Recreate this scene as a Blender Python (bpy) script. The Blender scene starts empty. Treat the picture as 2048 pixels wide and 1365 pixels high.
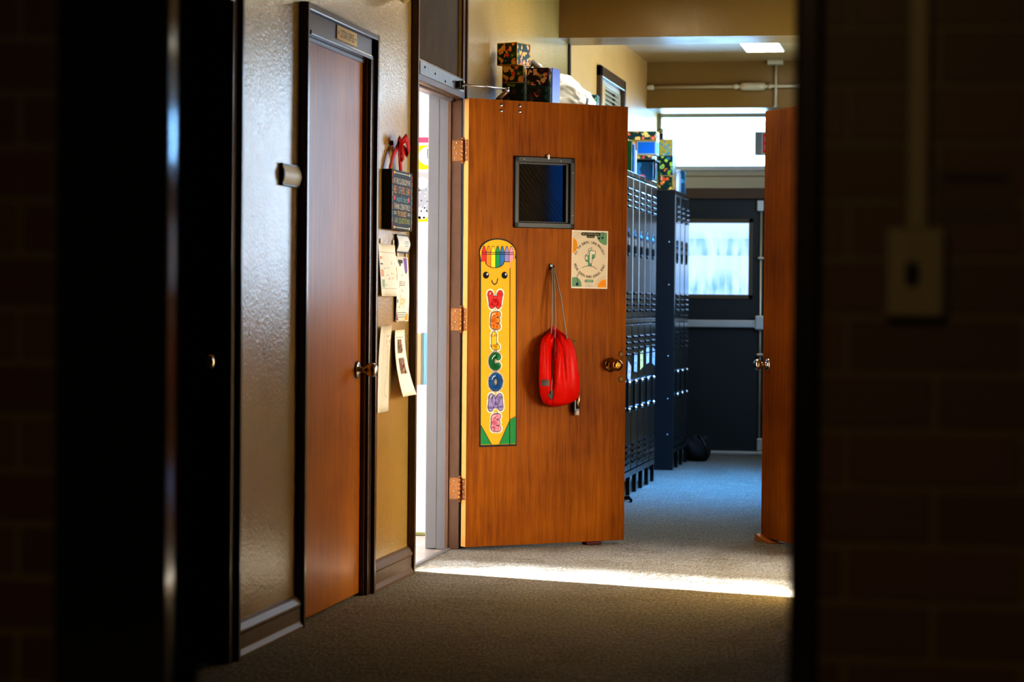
import bpy, bmesh, math, random
from mathutils import Vector, Matrix, noise
PI = math.pi
scn = bpy.context.scene
col = scn.collection
random.seed(7)

# ------------------------------------------------------------------ materials
MATS = {}

def new_mat(name):
    m = bpy.data.materials.new(name)
    m.use_nodes = True
    nt = m.node_tree
    return m, nt, nt.nodes['Principled BSDF']

def node(nt, typ, **kw):
    n = nt.nodes.new(typ)
    for k, v in kw.items():
        if k in n.inputs:
            n.inputs[k].default_value = v
        else:
            setattr(n, k, v)
    return n

def rgba(c):
    return (c[0], c[1], c[2], 1.0)

def plain(name, c, rough=.5, metal=0., coat=0., spec=.5, emit=0., emit_c=None, bump=0., bscale=60., vary=.0):
    key = name
    if key in MATS:
        return MATS[key]
    m, nt, p = new_mat(name)
    p.inputs['Base Color'].default_value = rgba(c)
    p.inputs['Roughness'].default_value = rough
    p.inputs['Metallic'].default_value = metal
    p.inputs['Coat Weight'].default_value = coat
    p.inputs['Coat Roughness'].default_value = .15
    p.inputs['Specular IOR Level'].default_value = spec
    if emit:
        p.inputs['Emission Color'].default_value = rgba(emit_c or c)
        p.inputs['Emission Strength'].default_value = emit
    if bump or vary:
        tc = node(nt, 'ShaderNodeTexCoord')
        nz = node(nt, 'ShaderNodeTexNoise', Scale=bscale, Detail=4.)
        nt.links.new(tc.outputs['Object'], nz.inputs['Vector'])
        if bump:
            b = node(nt, 'ShaderNodeBump', Strength=bump, Distance=.01)
            nt.links.new(nz.outputs['Fac'], b.inputs['Height'])
            nt.links.new(b.outputs['Normal'], p.inputs['Normal'])
        if vary:
            mx = node(nt, 'ShaderNodeMix', data_type='RGBA')
            mx.inputs[6].default_value = rgba([x * (1 - vary) for x in c])
            mx.inputs[7].default_value = rgba([min(1, x * (1 + vary)) for x in c])
            nt.links.new(nz.outputs['Fac'], mx.inputs[0])
            nt.links.new(mx.outputs[2], p.inputs['Base Color'])
    MATS[key] = m
    return m

def flat(c, rough=.55):
    """printed ink / paper colour"""
    k = 'ink_%03d_%03d_%03d_%02d' % (c[0]*255, c[1]*255, c[2]*255, rough*10)
    return plain(k, c, rough, spec=.3)

def wall_paint(name, c, rough, bump, scale, c2=None, spec=.5, coat=0.):
    m, nt, p = new_mat(name)
    tc = node(nt, 'ShaderNodeTexCoord')
    n1 = node(nt, 'ShaderNodeTexNoise', Scale=1.3, Detail=5., Roughness=.6)
    n2 = node(nt, 'ShaderNodeTexNoise', Scale=scale, Detail=3., Roughness=.6)
    n3 = node(nt, 'ShaderNodeTexNoise', Scale=3., Detail=8., Roughness=.75)
    for n in (n1, n2, n3):
        nt.links.new(tc.outputs['Object'], n.inputs['Vector'])
    mx = node(nt, 'ShaderNodeMix', data_type='RGBA')
    mx.inputs[6].default_value = rgba([x*.82 for x in c])
    mx.inputs[7].default_value = rgba(c2 or [min(1, x*1.15) for x in c])
    nt.links.new(n1.outputs['Fac'], mx.inputs[0])
    nt.links.new(mx.outputs[2], p.inputs['Base Color'])
    mr = node(nt, 'ShaderNodeMapRange')
    mr.inputs[1].default_value = .35; mr.inputs[2].default_value = .65
    mr.inputs[3].default_value = rough-.04; mr.inputs[4].default_value = rough+.05
    nt.links.new(n3.outputs['Fac'], mr.inputs[0])
    nt.links.new(mr.outputs[0], p.inputs['Roughness'])
    p.inputs['Specular IOR Level'].default_value = spec; p.inputs['Coat Weight'].default_value = coat; p.inputs['Coat Roughness'].default_value = rough*.55
    b = node(nt, 'ShaderNodeBump', Strength=bump, Distance=.004)
    nt.links.new(n2.outputs['Fac'], b.inputs['Height'])
    nt.links.new(b.outputs['Normal'], p.inputs['Normal']); nt.links.new(b.outputs['Normal'], p.inputs['Coat Normal'])
    return m

def wood(name, dark, light, rough=.3, coat=.3):
    m, nt, p = new_mat(name)
    tc = node(nt, 'ShaderNodeTexCoord')
    mp = node(nt, 'ShaderNodeMapping'); mp.inputs['Scale'].default_value = (16, 16, .9)
    nt.links.new(tc.outputs['Object'], mp.inputs['Vector'])
    n0 = node(nt, 'ShaderNodeTexNoise', Scale=.7, Detail=2.)
    nt.links.new(mp.outputs[0], n0.inputs['Vector'])
    n1 = node(nt, 'ShaderNodeTexNoise', Scale=3.2, Detail=8., Roughness=.62, Distortion=1.4)
    nt.links.new(mp.outputs[0], n1.inputs['Vector'])
    mp2 = node(nt, 'ShaderNodeMapping'); mp2.inputs['Scale'].default_value = (5.5, 5.5, .75)
    nt.links.new(tc.outputs['Object'], mp2.inputs['Vector'])
    w = node(nt, 'ShaderNodeTexWave', Scale=1.3, Distortion=9., Detail=3.)
    w.inputs['Detail Scale'].default_value = .9
    nt.links.new(mp2.outputs[0], w.inputs['Vector'])
    mp3 = node(nt, 'ShaderNodeMapping'); mp3.inputs['Scale'].default_value = (90, 90, 3)
    nt.links.new(tc.outputs['Object'], mp3.inputs['Vector'])
    n3 = node(nt, 'ShaderNodeTexNoise', Scale=2., Detail=3.)
    nt.links.new(mp3.outputs[0], n3.inputs['Vector'])
    n4 = node(nt, 'ShaderNodeTexNoise', Scale=2.4, Detail=3.)
    nt.links.new(tc.outputs['Object'], n4.inputs['Vector'])
    def math_(op, a, b):
        q = node(nt, 'ShaderNodeMath', operation=op)
        for i, v in enumerate((a, b)):
            if isinstance(v, (int, float)): q.inputs[i].default_value = v
            else: nt.links.new(v, q.inputs[i])
        return q.outputs[0]
    s = math_('ADD', math_('MULTIPLY', n1.outputs['Fac'], .42), math_('MULTIPLY', w.outputs['Fac'], .05))
    s = math_('ADD', s, math_('MULTIPLY', n3.outputs['Fac'], .22))
    s = math_('ADD', s, math_('MULTIPLY', n4.outputs['Fac'], .48))
    cr = node(nt, 'ShaderNodeValToRGB')
    cr.color_ramp.elements[0].position = .42; cr.color_ramp.elements[0].color = rgba(dark)
    cr.color_ramp.elements[1].position = .78; cr.color_ramp.elements[1].color = rgba(light)
    nt.links.new(s, cr.inputs['Fac'])
    nt.links.new(cr.outputs['Color'], p.inputs['Base Color'])
    p.inputs['Roughness'].default_value = rough
    p.inputs['Coat Weight'].default_value = coat
    p.inputs['Coat Roughness'].default_value = .22
    p.inputs['Specular IOR Level'].default_value = .3 if coat > .1 else .12
    b = node(nt, 'ShaderNodeBump', Strength=.06, Distance=.004)
    nt.links.new(n3.outputs['Fac'], b.inputs['Height'])
    nt.links.new(b.outputs['Normal'], p.inputs['Normal'])
    return m

def carpet():
    m, nt, p = new_mat('carpet')
    tc = node(nt, 'ShaderNodeTexCoord')
    mp0 = node(nt, 'ShaderNodeMapping', vector_type='TEXTURE')
    mp0.inputs['Rotation'].default_value = (0, 0, .12); mp0.inputs['Scale'].default_value = (1/95, 1/24, 1)
    nt.links.new(tc.outputs['Object'], mp0.inputs['Vector'])
    n1 = node(nt, 'ShaderNodeTexNoise', Scale=1., Detail=3., Roughness=.7)
    nt.links.new(mp0.outputs[0], n1.inputs['Vector'])
    mp = node(nt, 'ShaderNodeMapping', vector_type='TEXTURE')
    mp.inputs['Rotation'].default_value = (0, 0, -.2)
    mp.inputs['Scale'].default_value = (1/75, 1/7, 1)
    nt.links.new(tc.outputs['Object'], mp.inputs['Vector'])
    n2 = node(nt, 'ShaderNodeTexNoise', Scale=1., Detail=2., Roughness=.5)
    nt.links.new(mp.outputs[0], n2.inputs['Vector'])
    n3 = node(nt, 'ShaderNodeTexNoise', Scale=1.1, Detail=3.)
    nt.links.new(tc.outputs['Object'], n3.inputs['Vector'])
    n5 = node(nt, 'ShaderNodeTexNoise', Scale=4.5, Detail=2.)
    nt.links.new(tc.outputs['Object'], n5.inputs['Vector'])
    # diagonal light flecks only in patches
    c2 = node(nt, 'ShaderNodeValToRGB')
    c2.color_ramp.elements[0].position = .5; c2.color_ramp.elements[1].position = .62
    nt.links.new(n2.outputs['Fac'], c2.inputs['Fac'])
    c5 = node(nt, 'ShaderNodeValToRGB')
    c5.color_ramp.elements[0].position = .45; c5.color_ramp.elements[1].position = .6
    nt.links.new(n5.outputs['Fac'], c5.inputs['Fac'])
    mu = node(nt, 'ShaderNodeMath', operation='MULTIPLY')
    nt.links.new(c2.outputs[0], mu.inputs[0]); nt.links.new(c5.outputs[0], mu.inputs[1])
    cr = node(nt, 'ShaderNodeValToRGB')
    cr.color_ramp.elements[0].position = .42; cr.color_ramp.elements[0].color = (.003, .0028, .002, 1)
    cr.color_ramp.elements[1].position = .62; cr.color_ramp.elements[1].color = (.22, .195, .135, 1)
    nt.links.new(n1.outputs['Fac'], cr.inputs['Fac'])
    mx = node(nt, 'ShaderNodeMix', data_type='RGBA')
    nt.links.new(mu.outputs[0], mx.inputs[0])
    nt.links.new(cr.outputs['Color'], mx.inputs[6])
    mx.inputs[7].default_value = (.17, .145, .09, 1)
    nt.links.new(mx.outputs[2], p.inputs['Base Color'])
    p.inputs['Roughness'].default_value = .72
    p.inputs['Specular IOR Level'].default_value = .45
    p.inputs['Sheen Weight'].default_value = .35
    p.inputs['Sheen Roughness'].default_value = .4
    ad = node(nt, 'ShaderNodeMath', operation='ADD')
    nt.links.new(n1.outputs['Fac'], ad.inputs[0]); nt.links.new(mu.outputs[0], ad.inputs[1])
    b = node(nt, 'ShaderNodeBump', Strength=.9, Distance=.009)
    nt.links.new(ad.outputs[0], b.inputs['Height'])
    nt.links.new(b.outputs['Normal'], p.inputs['Normal'])
    return m

def brick():
    m, nt, p = new_mat('brick')
    tc = node(nt, 'ShaderNodeTexCoord')
    mp = node(nt, 'ShaderNodeMapping'); mp.inputs['Rotation'].default_value = (PI/2, 0, 0)
    mp.inputs['Location'].default_value = (0.02, .024, 0)
    nt.links.new(tc.outputs['Object'], mp.inputs['Vector'])
    bt = node(nt, 'ShaderNodeTexBrick', Scale=1.)
    bt.inputs['Brick Width'].default_value = .215; bt.inputs['Row Height'].default_value = .0705
    bt.inputs['Mortar Size'].default_value = .006; bt.inputs['Mortar Smooth'].default_value = .3
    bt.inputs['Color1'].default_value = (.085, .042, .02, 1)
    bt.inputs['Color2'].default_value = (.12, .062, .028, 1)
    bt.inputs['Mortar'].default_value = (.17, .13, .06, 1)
    nt.links.new(mp.outputs[0], bt.inputs['Vector'])
    nt.links.new(bt.outputs['Color'], p.inputs['Base Color'])
    b = node(nt, 'ShaderNodeBump', Strength=.8, Distance=.008); b.invert = True
    nt.links.new(bt.outputs['Fac'], b.inputs['Height'])
    nt.links.new(b.outputs['Normal'], p.inputs['Normal'])
    p.inputs['Roughness'].default_value = .45
    return m

def floral(name, seed, ground, cols, scale=16.):
    cols = [tuple(min(.95, x*1.8) for x in c) for c in cols]; ground = tuple(x*1.8 for x in ground)
    """painted flowers: round blooms and leaves over a dark ground"""
    m, nt, p = new_mat(name)
    tc = node(nt, 'ShaderNodeTexCoord')
    mp = node(nt, 'ShaderNodeMapping'); mp.inputs['Location'].default_value = (seed*3.1, seed*1.7, seed*.9)
    nt.links.new(tc.outputs['Object'], mp.inputs['Vector'])
    nz = node(nt, 'ShaderNodeTexNoise', Scale=scale*1.1, Detail=2.)
    nt.links.new(mp.outputs[0], nz.inputs['Vector'])
    wv = node(nt, 'ShaderNodeMix', data_type='VECTOR'); wv.inputs[0].default_value = .045
    nt.links.new(mp.outputs[0], wv.inputs[4]); nt.links.new(nz.outputs['Color'], wv.inputs[5])
    scale *= 1.7
    v = node(nt, 'ShaderNodeTexVoronoi', Scale=scale)
    nt.links.new(wv.outputs[1], v.inputs['Vector'])
    sp = node(nt, 'ShaderNodeSeparateColor')
    nt.links.new(v.outputs['Color'], sp.inputs[0])
    cr = node(nt, 'ShaderNodeValToRGB'); cr.color_ramp.interpolation = 'CONSTANT'
    els = cr.color_ramp.elements
    els[0].position = 0; els[0].color = rgba(cols[0]); els[1].position = 1/len(cols); els[1].color = rgba(cols[1])
    for i in range(2, len(cols)):
        e = els.new(i/len(cols)); e.color = rgba(cols[i])
    nt.links.new(sp.outputs[0], cr.inputs['Fac'])
    msk = node(nt, 'ShaderNodeMath', operation='LESS_THAN'); msk.inputs[1].default_value = .47
    nt.links.new(v.outputs['Distance'], msk.inputs[0])
    core = node(nt, 'ShaderNodeMath', operation='LESS_THAN'); core.inputs[1].default_value = .17
    nt.links.new(v.outputs['Distance'], core.inputs[0])
    mx = node(nt, 'ShaderNodeMix', data_type='RGBA'); mx.inputs[6].default_value = rgba(ground)
    nt.links.new(msk.outputs[0], mx.inputs[0]); nt.links.new(cr.outputs[0], mx.inputs[7])
    mx2 = node(nt, 'ShaderNodeMix', data_type='RGBA'); mx2.inputs[7].default_value = rgba(cols[-1])
    nt.links.new(core.outputs[0], mx2.inputs[0]); nt.links.new(mx.outputs[2], mx2.inputs[6])
    nt.links.new(mx2.outputs[2], p.inputs['Base Color'])
    p.inputs['Roughness'].default_value = .35
    return m

def glow(name, c, s):
    m, nt, p = new_mat(name)
    nt.nodes.remove(p)
    e = node(nt, 'ShaderNodeEmission'); e.inputs[0].default_value = rgba(c); e.inputs[1].default_value = s
    nt.links.new(e.outputs[0], nt.nodes['Material Output'].inputs[0])
    return m

def outdoor_pane():
    """frosted daylight: pale sky, a blue band and blue shrub shapes beyond the glass"""
    m, nt, p = new_mat('daylight_pane')
    nt.nodes.remove(p)
    tc = node(nt, 'ShaderNodeTexCoord')
    mp = node(nt, 'ShaderNodeMapping'); mp.inputs['Scale'].default_value = (7, 1, 1.6)
    nt.links.new(tc.outputs['Object'], mp.inputs['Vector'])
    n1 = node(nt, 'ShaderNodeTexNoise', Scale=2.2, Detail=3.)
    nt.links.new(mp.outputs[0], n1.inputs['Vector'])
    sx = node(nt, 'ShaderNodeSeparateXYZ'); nt.links.new(tc.outputs['Object'], sx.inputs[0])
    # z of the pane runs 0..0.55 from its bottom edge
    cr = node(nt, 'ShaderNodeValToRGB')
    els = cr.color_ramp.elements
    els[0].position = 0.; els[0].color = (.55,)*3+(1,)
    els[1].position = 1.; els[1].color = (.0,)*3+(1,)
    for pos, val in ((.08, .75), (.25, .42), (.38, .1), (.54, .1), (.56, .62), (.66, .45), (.76, .5), (.78, .6), (.80, .25), (.92, .05)):
        e = els.new(pos); e.color = (val,)*3+(1,)
    dv = node(nt, 'ShaderNodeMath', operation='DIVIDE'); dv.inputs[1].default_value = .55
    nt.links.new(sx.outputs[2], dv.inputs[0]); nt.links.new(dv.outputs[0], cr.inputs[0])
    mu = node(nt, 'ShaderNodeMath', operation='MULTIPLY')
    c3 = node(nt, 'ShaderNodeValToRGB'); c3.color_ramp.elements[0].position = .38; c3.color_ramp.elements[1].position = .62
    nt.links.new(n1.outputs['Fac'], c3.inputs[0])
    nt.links.new(cr.outputs[0], mu.inputs[0]); nt.links.new(c3.outputs[0], mu.inputs[1])
    mx = node(nt, 'ShaderNodeMix', data_type='RGBA')
    mx.inputs[6].default_value = (.66, .92, 1.3, 1); mx.inputs[7].default_value = (.06, .36, .95, 1)
    nt.links.new(mu.outputs[0], mx.inputs[0])
    e = node(nt, 'ShaderNodeEmission'); e.inputs[1].default_value = .9
    nt.links.new(mx.outputs[2], e.inputs[0])
    nt.links.new(e.outputs[0], nt.nodes['Material Output'].inputs[0])
    return m

def glassy(name, tint, rough, trans):
    m, nt, p = new_mat(name)
    tr = node(nt, 'ShaderNodeBsdfTransparent'); tr.inputs[0].default_value = rgba(tint)
    mx = node(nt, 'ShaderNodeMixShader'); mx.inputs[0].default_value = trans
    p.inputs['Base Color'].default_value = (.004, .005, .007, 1); p.inputs['Roughness'].default_value = rough; p.inputs['Specular IOR Level'].default_value = .5
    nt.links.new(p.outputs[0], mx.inputs[1]); nt.links.new(tr.outputs[0], mx.inputs[2])
    nt.links.new(mx.outputs[0], nt.nodes['Material Output'].inputs[0])
    return m

M = {}
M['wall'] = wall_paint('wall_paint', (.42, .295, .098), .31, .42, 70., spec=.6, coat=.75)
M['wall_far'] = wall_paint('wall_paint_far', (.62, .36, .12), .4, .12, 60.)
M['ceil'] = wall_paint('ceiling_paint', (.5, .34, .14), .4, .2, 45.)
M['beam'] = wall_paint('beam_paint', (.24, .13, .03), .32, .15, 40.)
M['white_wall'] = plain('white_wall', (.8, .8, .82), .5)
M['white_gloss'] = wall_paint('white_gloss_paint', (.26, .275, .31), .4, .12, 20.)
M['trim'] = plain('brown_trim', (.085, .048, .026), .3, coat=.3, bump=.05, bscale=30., vary=.15)
M['trim_dark'] = plain('dark_trim', (.012, .008, .007), .3, coat=.3)
M['jamb'] = plain('brown_jamb', (.22, .125, .075), .35, bump=.05, bscale=20., vary=.12)
M['black_frame'] = plain('black_frame', (.006, .006, .008), .12, coat=.5)
M['door_dark'] = plain('dark_door', (.01, .007, .005), .6, spec=.2)
M['base'] = plain('baseboard_paint', (.11, .068, .036), .5, coat=.06, bump=.05, bscale=25., vary=.15)
M['oak'] = wood('orange_wood', (.17, .044, .0003), (.40, .138, .0010), .5, .0)
M['oak2'] = wood('closet_wood', (.30, .098, .0006), (.55, .225, .003), .38, .16)
M['oak_edge_lit'] = plain('wood_edge_lit', (.75, .40, .13), .4, vary=.15, bump=.05, bscale=40)  # light from the classroom is put into this brighter edge colour
M['carpet'] = carpet()
M['tile'] = wall_paint('classroom_tile', (.6, .54, .5), .25, .03, 10.)
M['brick'] = brick()
M['locker'] = plain('locker_paint', (.009, .014, .018), .15, coat=.6, bump=.015, bscale=8.)
M['locker_dark'] = plain('locker_recess', (.004, .005, .006), .5)
M['locker_side'] = plain('locker_side', (.010, .013, .016), .45)
M['steel'] = plain('satin_steel', (.55, .55, .57), .28, 1.)
M['chrome'] = plain('chrome', (.75, .75, .77), .12, 1.)
M['brass'] = plain('aged_brass', (.50, .30, .08), .2, 1.)
M['bronze'] = plain('hinge_bronze', (.42, .21, .09), .4, 1., bump=.1, bscale=90., vary=.4)
M['alu'] = plain('aluminium', (.5, .55, .6), .4, .6)
M['exit_door'] = plain('exit_door_paint', (.022, .032, .042), .4, coat=.2)
M['exit_frame'] = plain('exit_frame_brown', (.10, .06, .04), .45)
M['pane_frame'] = plain('pane_frame', (.11, .085, .06), .45)
M['end_wall'] = wall_paint('end_wall_paint', (.40, .32, .19), .4, .1, 40.)
M['win_frame'] = plain('window_frame', (.42, .37, .28), .4)
M['sky_pane'] = glow('transom_daylight', (.30, .62, 1.), 14.)
M['out_pane'] = outdoor_pane()
M['lamp_panel'] = glow('ceiling_panel_glow', (1., .88, .68), 9.)
M['glass'] = glassy('wired_glass', (.05, .07, .1), .06, .12)
M['grey_frame'] = plain('grey_green_metal', (.026, .025, .017), .4, .2)
M['black'] = plain('black_plastic', (.008, .008, .009), .35)
M['white'] = plain('white_plastic', (.75, .72, .66), .4)
M['paper'] = plain('white_paper', (.78, .75, .68), .7, spec=.2)
M['red_fab'] = plain('red_nylon', (.56, .008, .0012), .45, bump=.12, bscale=35., spec=.25)
M['cord'] = plain('grey_cord', (.28, .25, .22), .7)
M['reflect'] = plain('reflective_grey', (.10, .11, .10), .45)
M['ribbon'] = plain('red_ribbon', (.42, .003, .004), .6, spec=.2)
M['maroon'] = plain('maroon_rubber', (.075, .006, .016), .6)
M['plastic'] = glassy('clear_film', (.85, .9, .95), .16, .16)
for n_ in M['plastic'].node_tree.nodes:
    if n_.type == 'BSDF_PRINCIPLED':
        n_.inputs['Base Color'].default_value = (.85, .9, .95, 1); n_.inputs['Specular IOR Level'].default_value = .9
M['conduit'] = plain('cream_conduit', (.55, .46, .29), .35)
M['switch'] = plain('ivory_plate', (.30, .27, .19), .4)
M['grey_metal'] = plain('grey_metal', (.22, .23, .25), .4)
M['silver_face'] = plain('silver_face', (.85, .88, .9), .35)
M['gold'] = plain('gold_border', (.62, .36, .03), .35)
M['teal_edge'] = plain('teal_border', (.02, .16, .22), .35)
M['purple_edge'] = plain('navy_border', (.012, .014, .10), .35)
G1 = (.004, .03, .022)
M['fl1'] = floral('floral_orange', 1, G1, [(.55, .14, .03), (.6, .3, .08), (.5, .06, .03), (.06, .12, .03), (.62, .24, .11), (.75, .38, .08)], 21.)
M['fl2'] = floral('floral_plum', 2, (.018, .006, .016), [(.25, .22, .03), (.45, .10, .06), (.07, .02, .05), (.5, .25, .16), (.12, .16, .03), (.55, .36, .2)], 24.)
M['fl3'] = floral('floral_green', 3, (.006, .02, .022), [(.16, .28, .02), (.5, .16, .03), (.07, .02, .07), (.08, .22, .06), (.30, .42, .05), (.02, .14, .2)], 17.)
M['fl4'] = floral('floral_mustard', 4, (.33, .24, .05), [(.06, .22, .3), (.4, .3, .06), (.2, .26, .08), (.5, .4, .1), (.1, .3, .34), (.02, .2, .35)], 30.)
M['fl5'] = floral('floral_teal', 5, (.006, .05, .09), [(.02, .2, .12), (.25, .02, .06), (.03, .16, .3), (.2, .3, .3), (.02, .08, .2), (.4, .1, .1)], 12.)

# ------------------------------------------------------------------ mesh builder
class MB:
    def __init__(s):
        s.bm = bmesh.new(); s.mats = []
    def mi(s, mat):
        if mat is None: return 0
        if mat not in s.mats: s.mats.append(mat)
        return s.mats.index(mat)
    def _fin(s, vs, mat, mx=None):
        if mx is not None:
            bmesh.ops.transform(s.bm, matrix=mx, verts=vs)
        i = s.mi(mat)
        for f in {f for v in vs for f in v.link_faces}:
            f.material_index = i
    def box(s, lo, hi, bev=0., mat=None, mx=None, seg=2):
        c = [(a+b)/2 for a, b in zip(lo, hi)]
        d = [abs(b-a) for a, b in zip(lo, hi)]
        r = bmesh.ops.create_cube(s.bm, size=1., matrix=Matrix.Translation(c) @ Matrix.Diagonal((*d, 1)))
        vs = r['verts']
        if bev:
            es = list({e for v in vs for e in v.link_edges})
            r = bmesh.ops.bevel(s.bm, geom=es, offset=min(bev, min(d)*.45), segments=seg, affect='EDGES', profile=.5)
            vs = list({v for f in r['faces'] for v in f.verts} | {v for v in vs if v.is_valid})
        s._fin(vs, mat, mx)
        return s
    def prism(s, pts, axis, a, b, mat=None, mx=None):
        """extrude a 2D polygon; axis 'x': pts are (y,z); 'y': (x,z); 'z': (x,y)"""
        def P(p, t):
            return {'x': (t, p[0], p[1]), 'y': (p[0], t, p[1]), 'z': (p[0], p[1], t)}[axis]
        va = [s.bm.verts.new(P(p, a)) for p in pts]
        vb = [s.bm.verts.new(P(p, b)) for p in pts]
        n = len(pts)
        s.bm.faces.new(va); s.bm.faces.new(vb[::-1])
        for i in range(n):
            s.bm.faces.new((va[i], vb[i], vb[(i+1) % n], va[(i+1) % n]))
        s._fin(va+vb, mat, mx)
        return s
    def lathe(s, prof, o, d, seg=28, mat=None, smooth=True):
        """prof: (radius, distance along d)"""
        d = Vector(d).normalized(); o = Vector(o)
        up = Vector((0, 0, 1)) if abs(d.z) < .9 else Vector((1, 0, 0))
        a = d.cross(up).normalized(); b = d.cross(a)
        rings = []
        allv = []
        for r, t in prof:
            if r < 1e-6:
                v = s.bm.verts.new(o+d*t); rings.append([v]); allv.append(v)
            else:
                ring = [s.bm.verts.new(o+d*t+(a*math.cos(q)+b*math.sin(q))*r) for q in [2*PI*i/seg for i in range(seg)]]
                rings.append(ring); allv += ring
        for r1, r2 in zip(rings, rings[1:]):
            for i in range(seg):
                j = (i+1) % seg
                if len(r1) == 1 and len(r2) == 1: continue
                if len(r1) == 1: f = s.bm.faces.new((r1[0], r2[i], r2[j]))
                elif len(r2) == 1: f = s.bm.faces.new((r1[i], r2[0], r1[j]))
                else: f = s.bm.faces.new((r1[i], r2[i], r2[j], r1[j]))
                f.smooth = smooth
        if len(rings[0]) > 1: s.bm.faces.new(rings[0])
        if len(rings[-1]) > 1: s.bm.faces.new(rings[-1][::-1])
        s._fin(allv, mat)
        return s
    def cyl(s, p0, p1, r, seg=20, mat=None):
        p0 = Vector(p0); p1 = Vector(p1); L = (p1-p0).length
        return s.lathe([(r, 0), (r, L)], p0, p1-p0, seg, mat)
    def tube(s, pts, r, seg=8, mat=None, flatten=None):
        pts = [Vector(p) for p in pts]
        rings = []; allv = []
        for i, p in enumerate(pts):
            t = (pts[min(i+1, len(pts)-1)]-pts[max(i-1, 0)]).normalized()
            up = Vector((0, 1, 0)) if abs(t.y) < .9 else Vector((1, 0, 0))
            a = t.cross(up).normalized(); b = t.cross(a)
            rr = r[i] if isinstance(r, (list, tuple)) else r
            k = flatten or 1.
            ring = [s.bm.verts.new(p+a*math.cos(q)*rr+b*math.sin(q)*rr*k) for q in [2*PI*j/seg for j in range(seg)]]
            rings.append(ring); allv += ring
        for r1, r2 in zip(rings, rings[1:]):
            for i in range(seg):
                f = s.bm.faces.new((r1[i], r1[(i+1) % seg], r2[(i+1) % seg], r2[i])); f.smooth = True
        s.bm.faces.new(rings[0][::-1]); s.bm.faces.new(rings[-1])
        s._fin(allv, mat)
        return s
    def mesh(s, name):
        bmesh.ops.recalc_face_normals(s.bm, faces=s.bm.faces[:])
        me = bpy.data.meshes.new(name)
        s.bm.to_mesh(me); s.bm.free()
        return me

def tag(o, label=None, cat=None, group=None, kind=None):
    if label: o['label'] = label
    if cat: o['category'] = cat
    if group: o['group'] = group
    if kind: o['kind'] = kind
    return o

def link(name, me, mats, parent=None, loc=(0, 0, 0), rz=0.):
    o = bpy.data.objects.new(name, me); col.objects.link(o)
    for m in mats: me.materials.append(m)
    o.parent = parent; o.location = loc; o.rotation_euler = (0, 0, rz)
    return o

def build(mb, name, mat=None, parent=None, label=None, cat=None, group=None, kind=None, loc=(0, 0, 0), rz=0.):
    mats = mb.mats if mb.mats else [mat]
    me = mb.mesh(name)
    return tag(link(name, me, mats, parent, loc, rz), label, cat, group, kind)

def empty(name, label, cat, loc=(0, 0, 0), rz=0., group=None, kind=None):
    o = bpy.data.objects.new(name, None); col.objects.link(o)
    o.location = loc; o.rotation_euler = (0, 0, rz); o.empty_display_size = .1
    return tag(o, label, cat, group, kind)

def copy_tree(o, parent=None):
    c = o.copy(); col.objects.link(c); c.parent = parent
    for ch in o.children:
        copy_tree(ch, c)
    return c

def at_origin(mb_fn):
    mb = MB(); mb_fn(mb); return mb

# ------------------------------------------------------------------ flat prints
_txt = {}
def glyphs(s):
    if s in _txt: return _txt[s]
    cu = bpy.data.curves.new('t', 'FONT'); cu.body = s; cu.size = 1.; cu.resolution_u = 3
    ob = bpy.data.objects.new('t', cu); col.objects.link(ob)
    dg = bpy.context.evaluated_depsgraph_get()
    me = bpy.data.meshes.new_from_object(ob.evaluated_get(dg))
    vs = [(v.co.x, v.co.y) for v in me.vertices]; fs = [tuple(p.vertices) for p in me.polygons]
    bpy.data.objects.remove(ob); bpy.data.meshes.remove(me); bpy.data.curves.remove(cu)
    _txt[s] = (vs, fs)
    return _txt[s]

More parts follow.
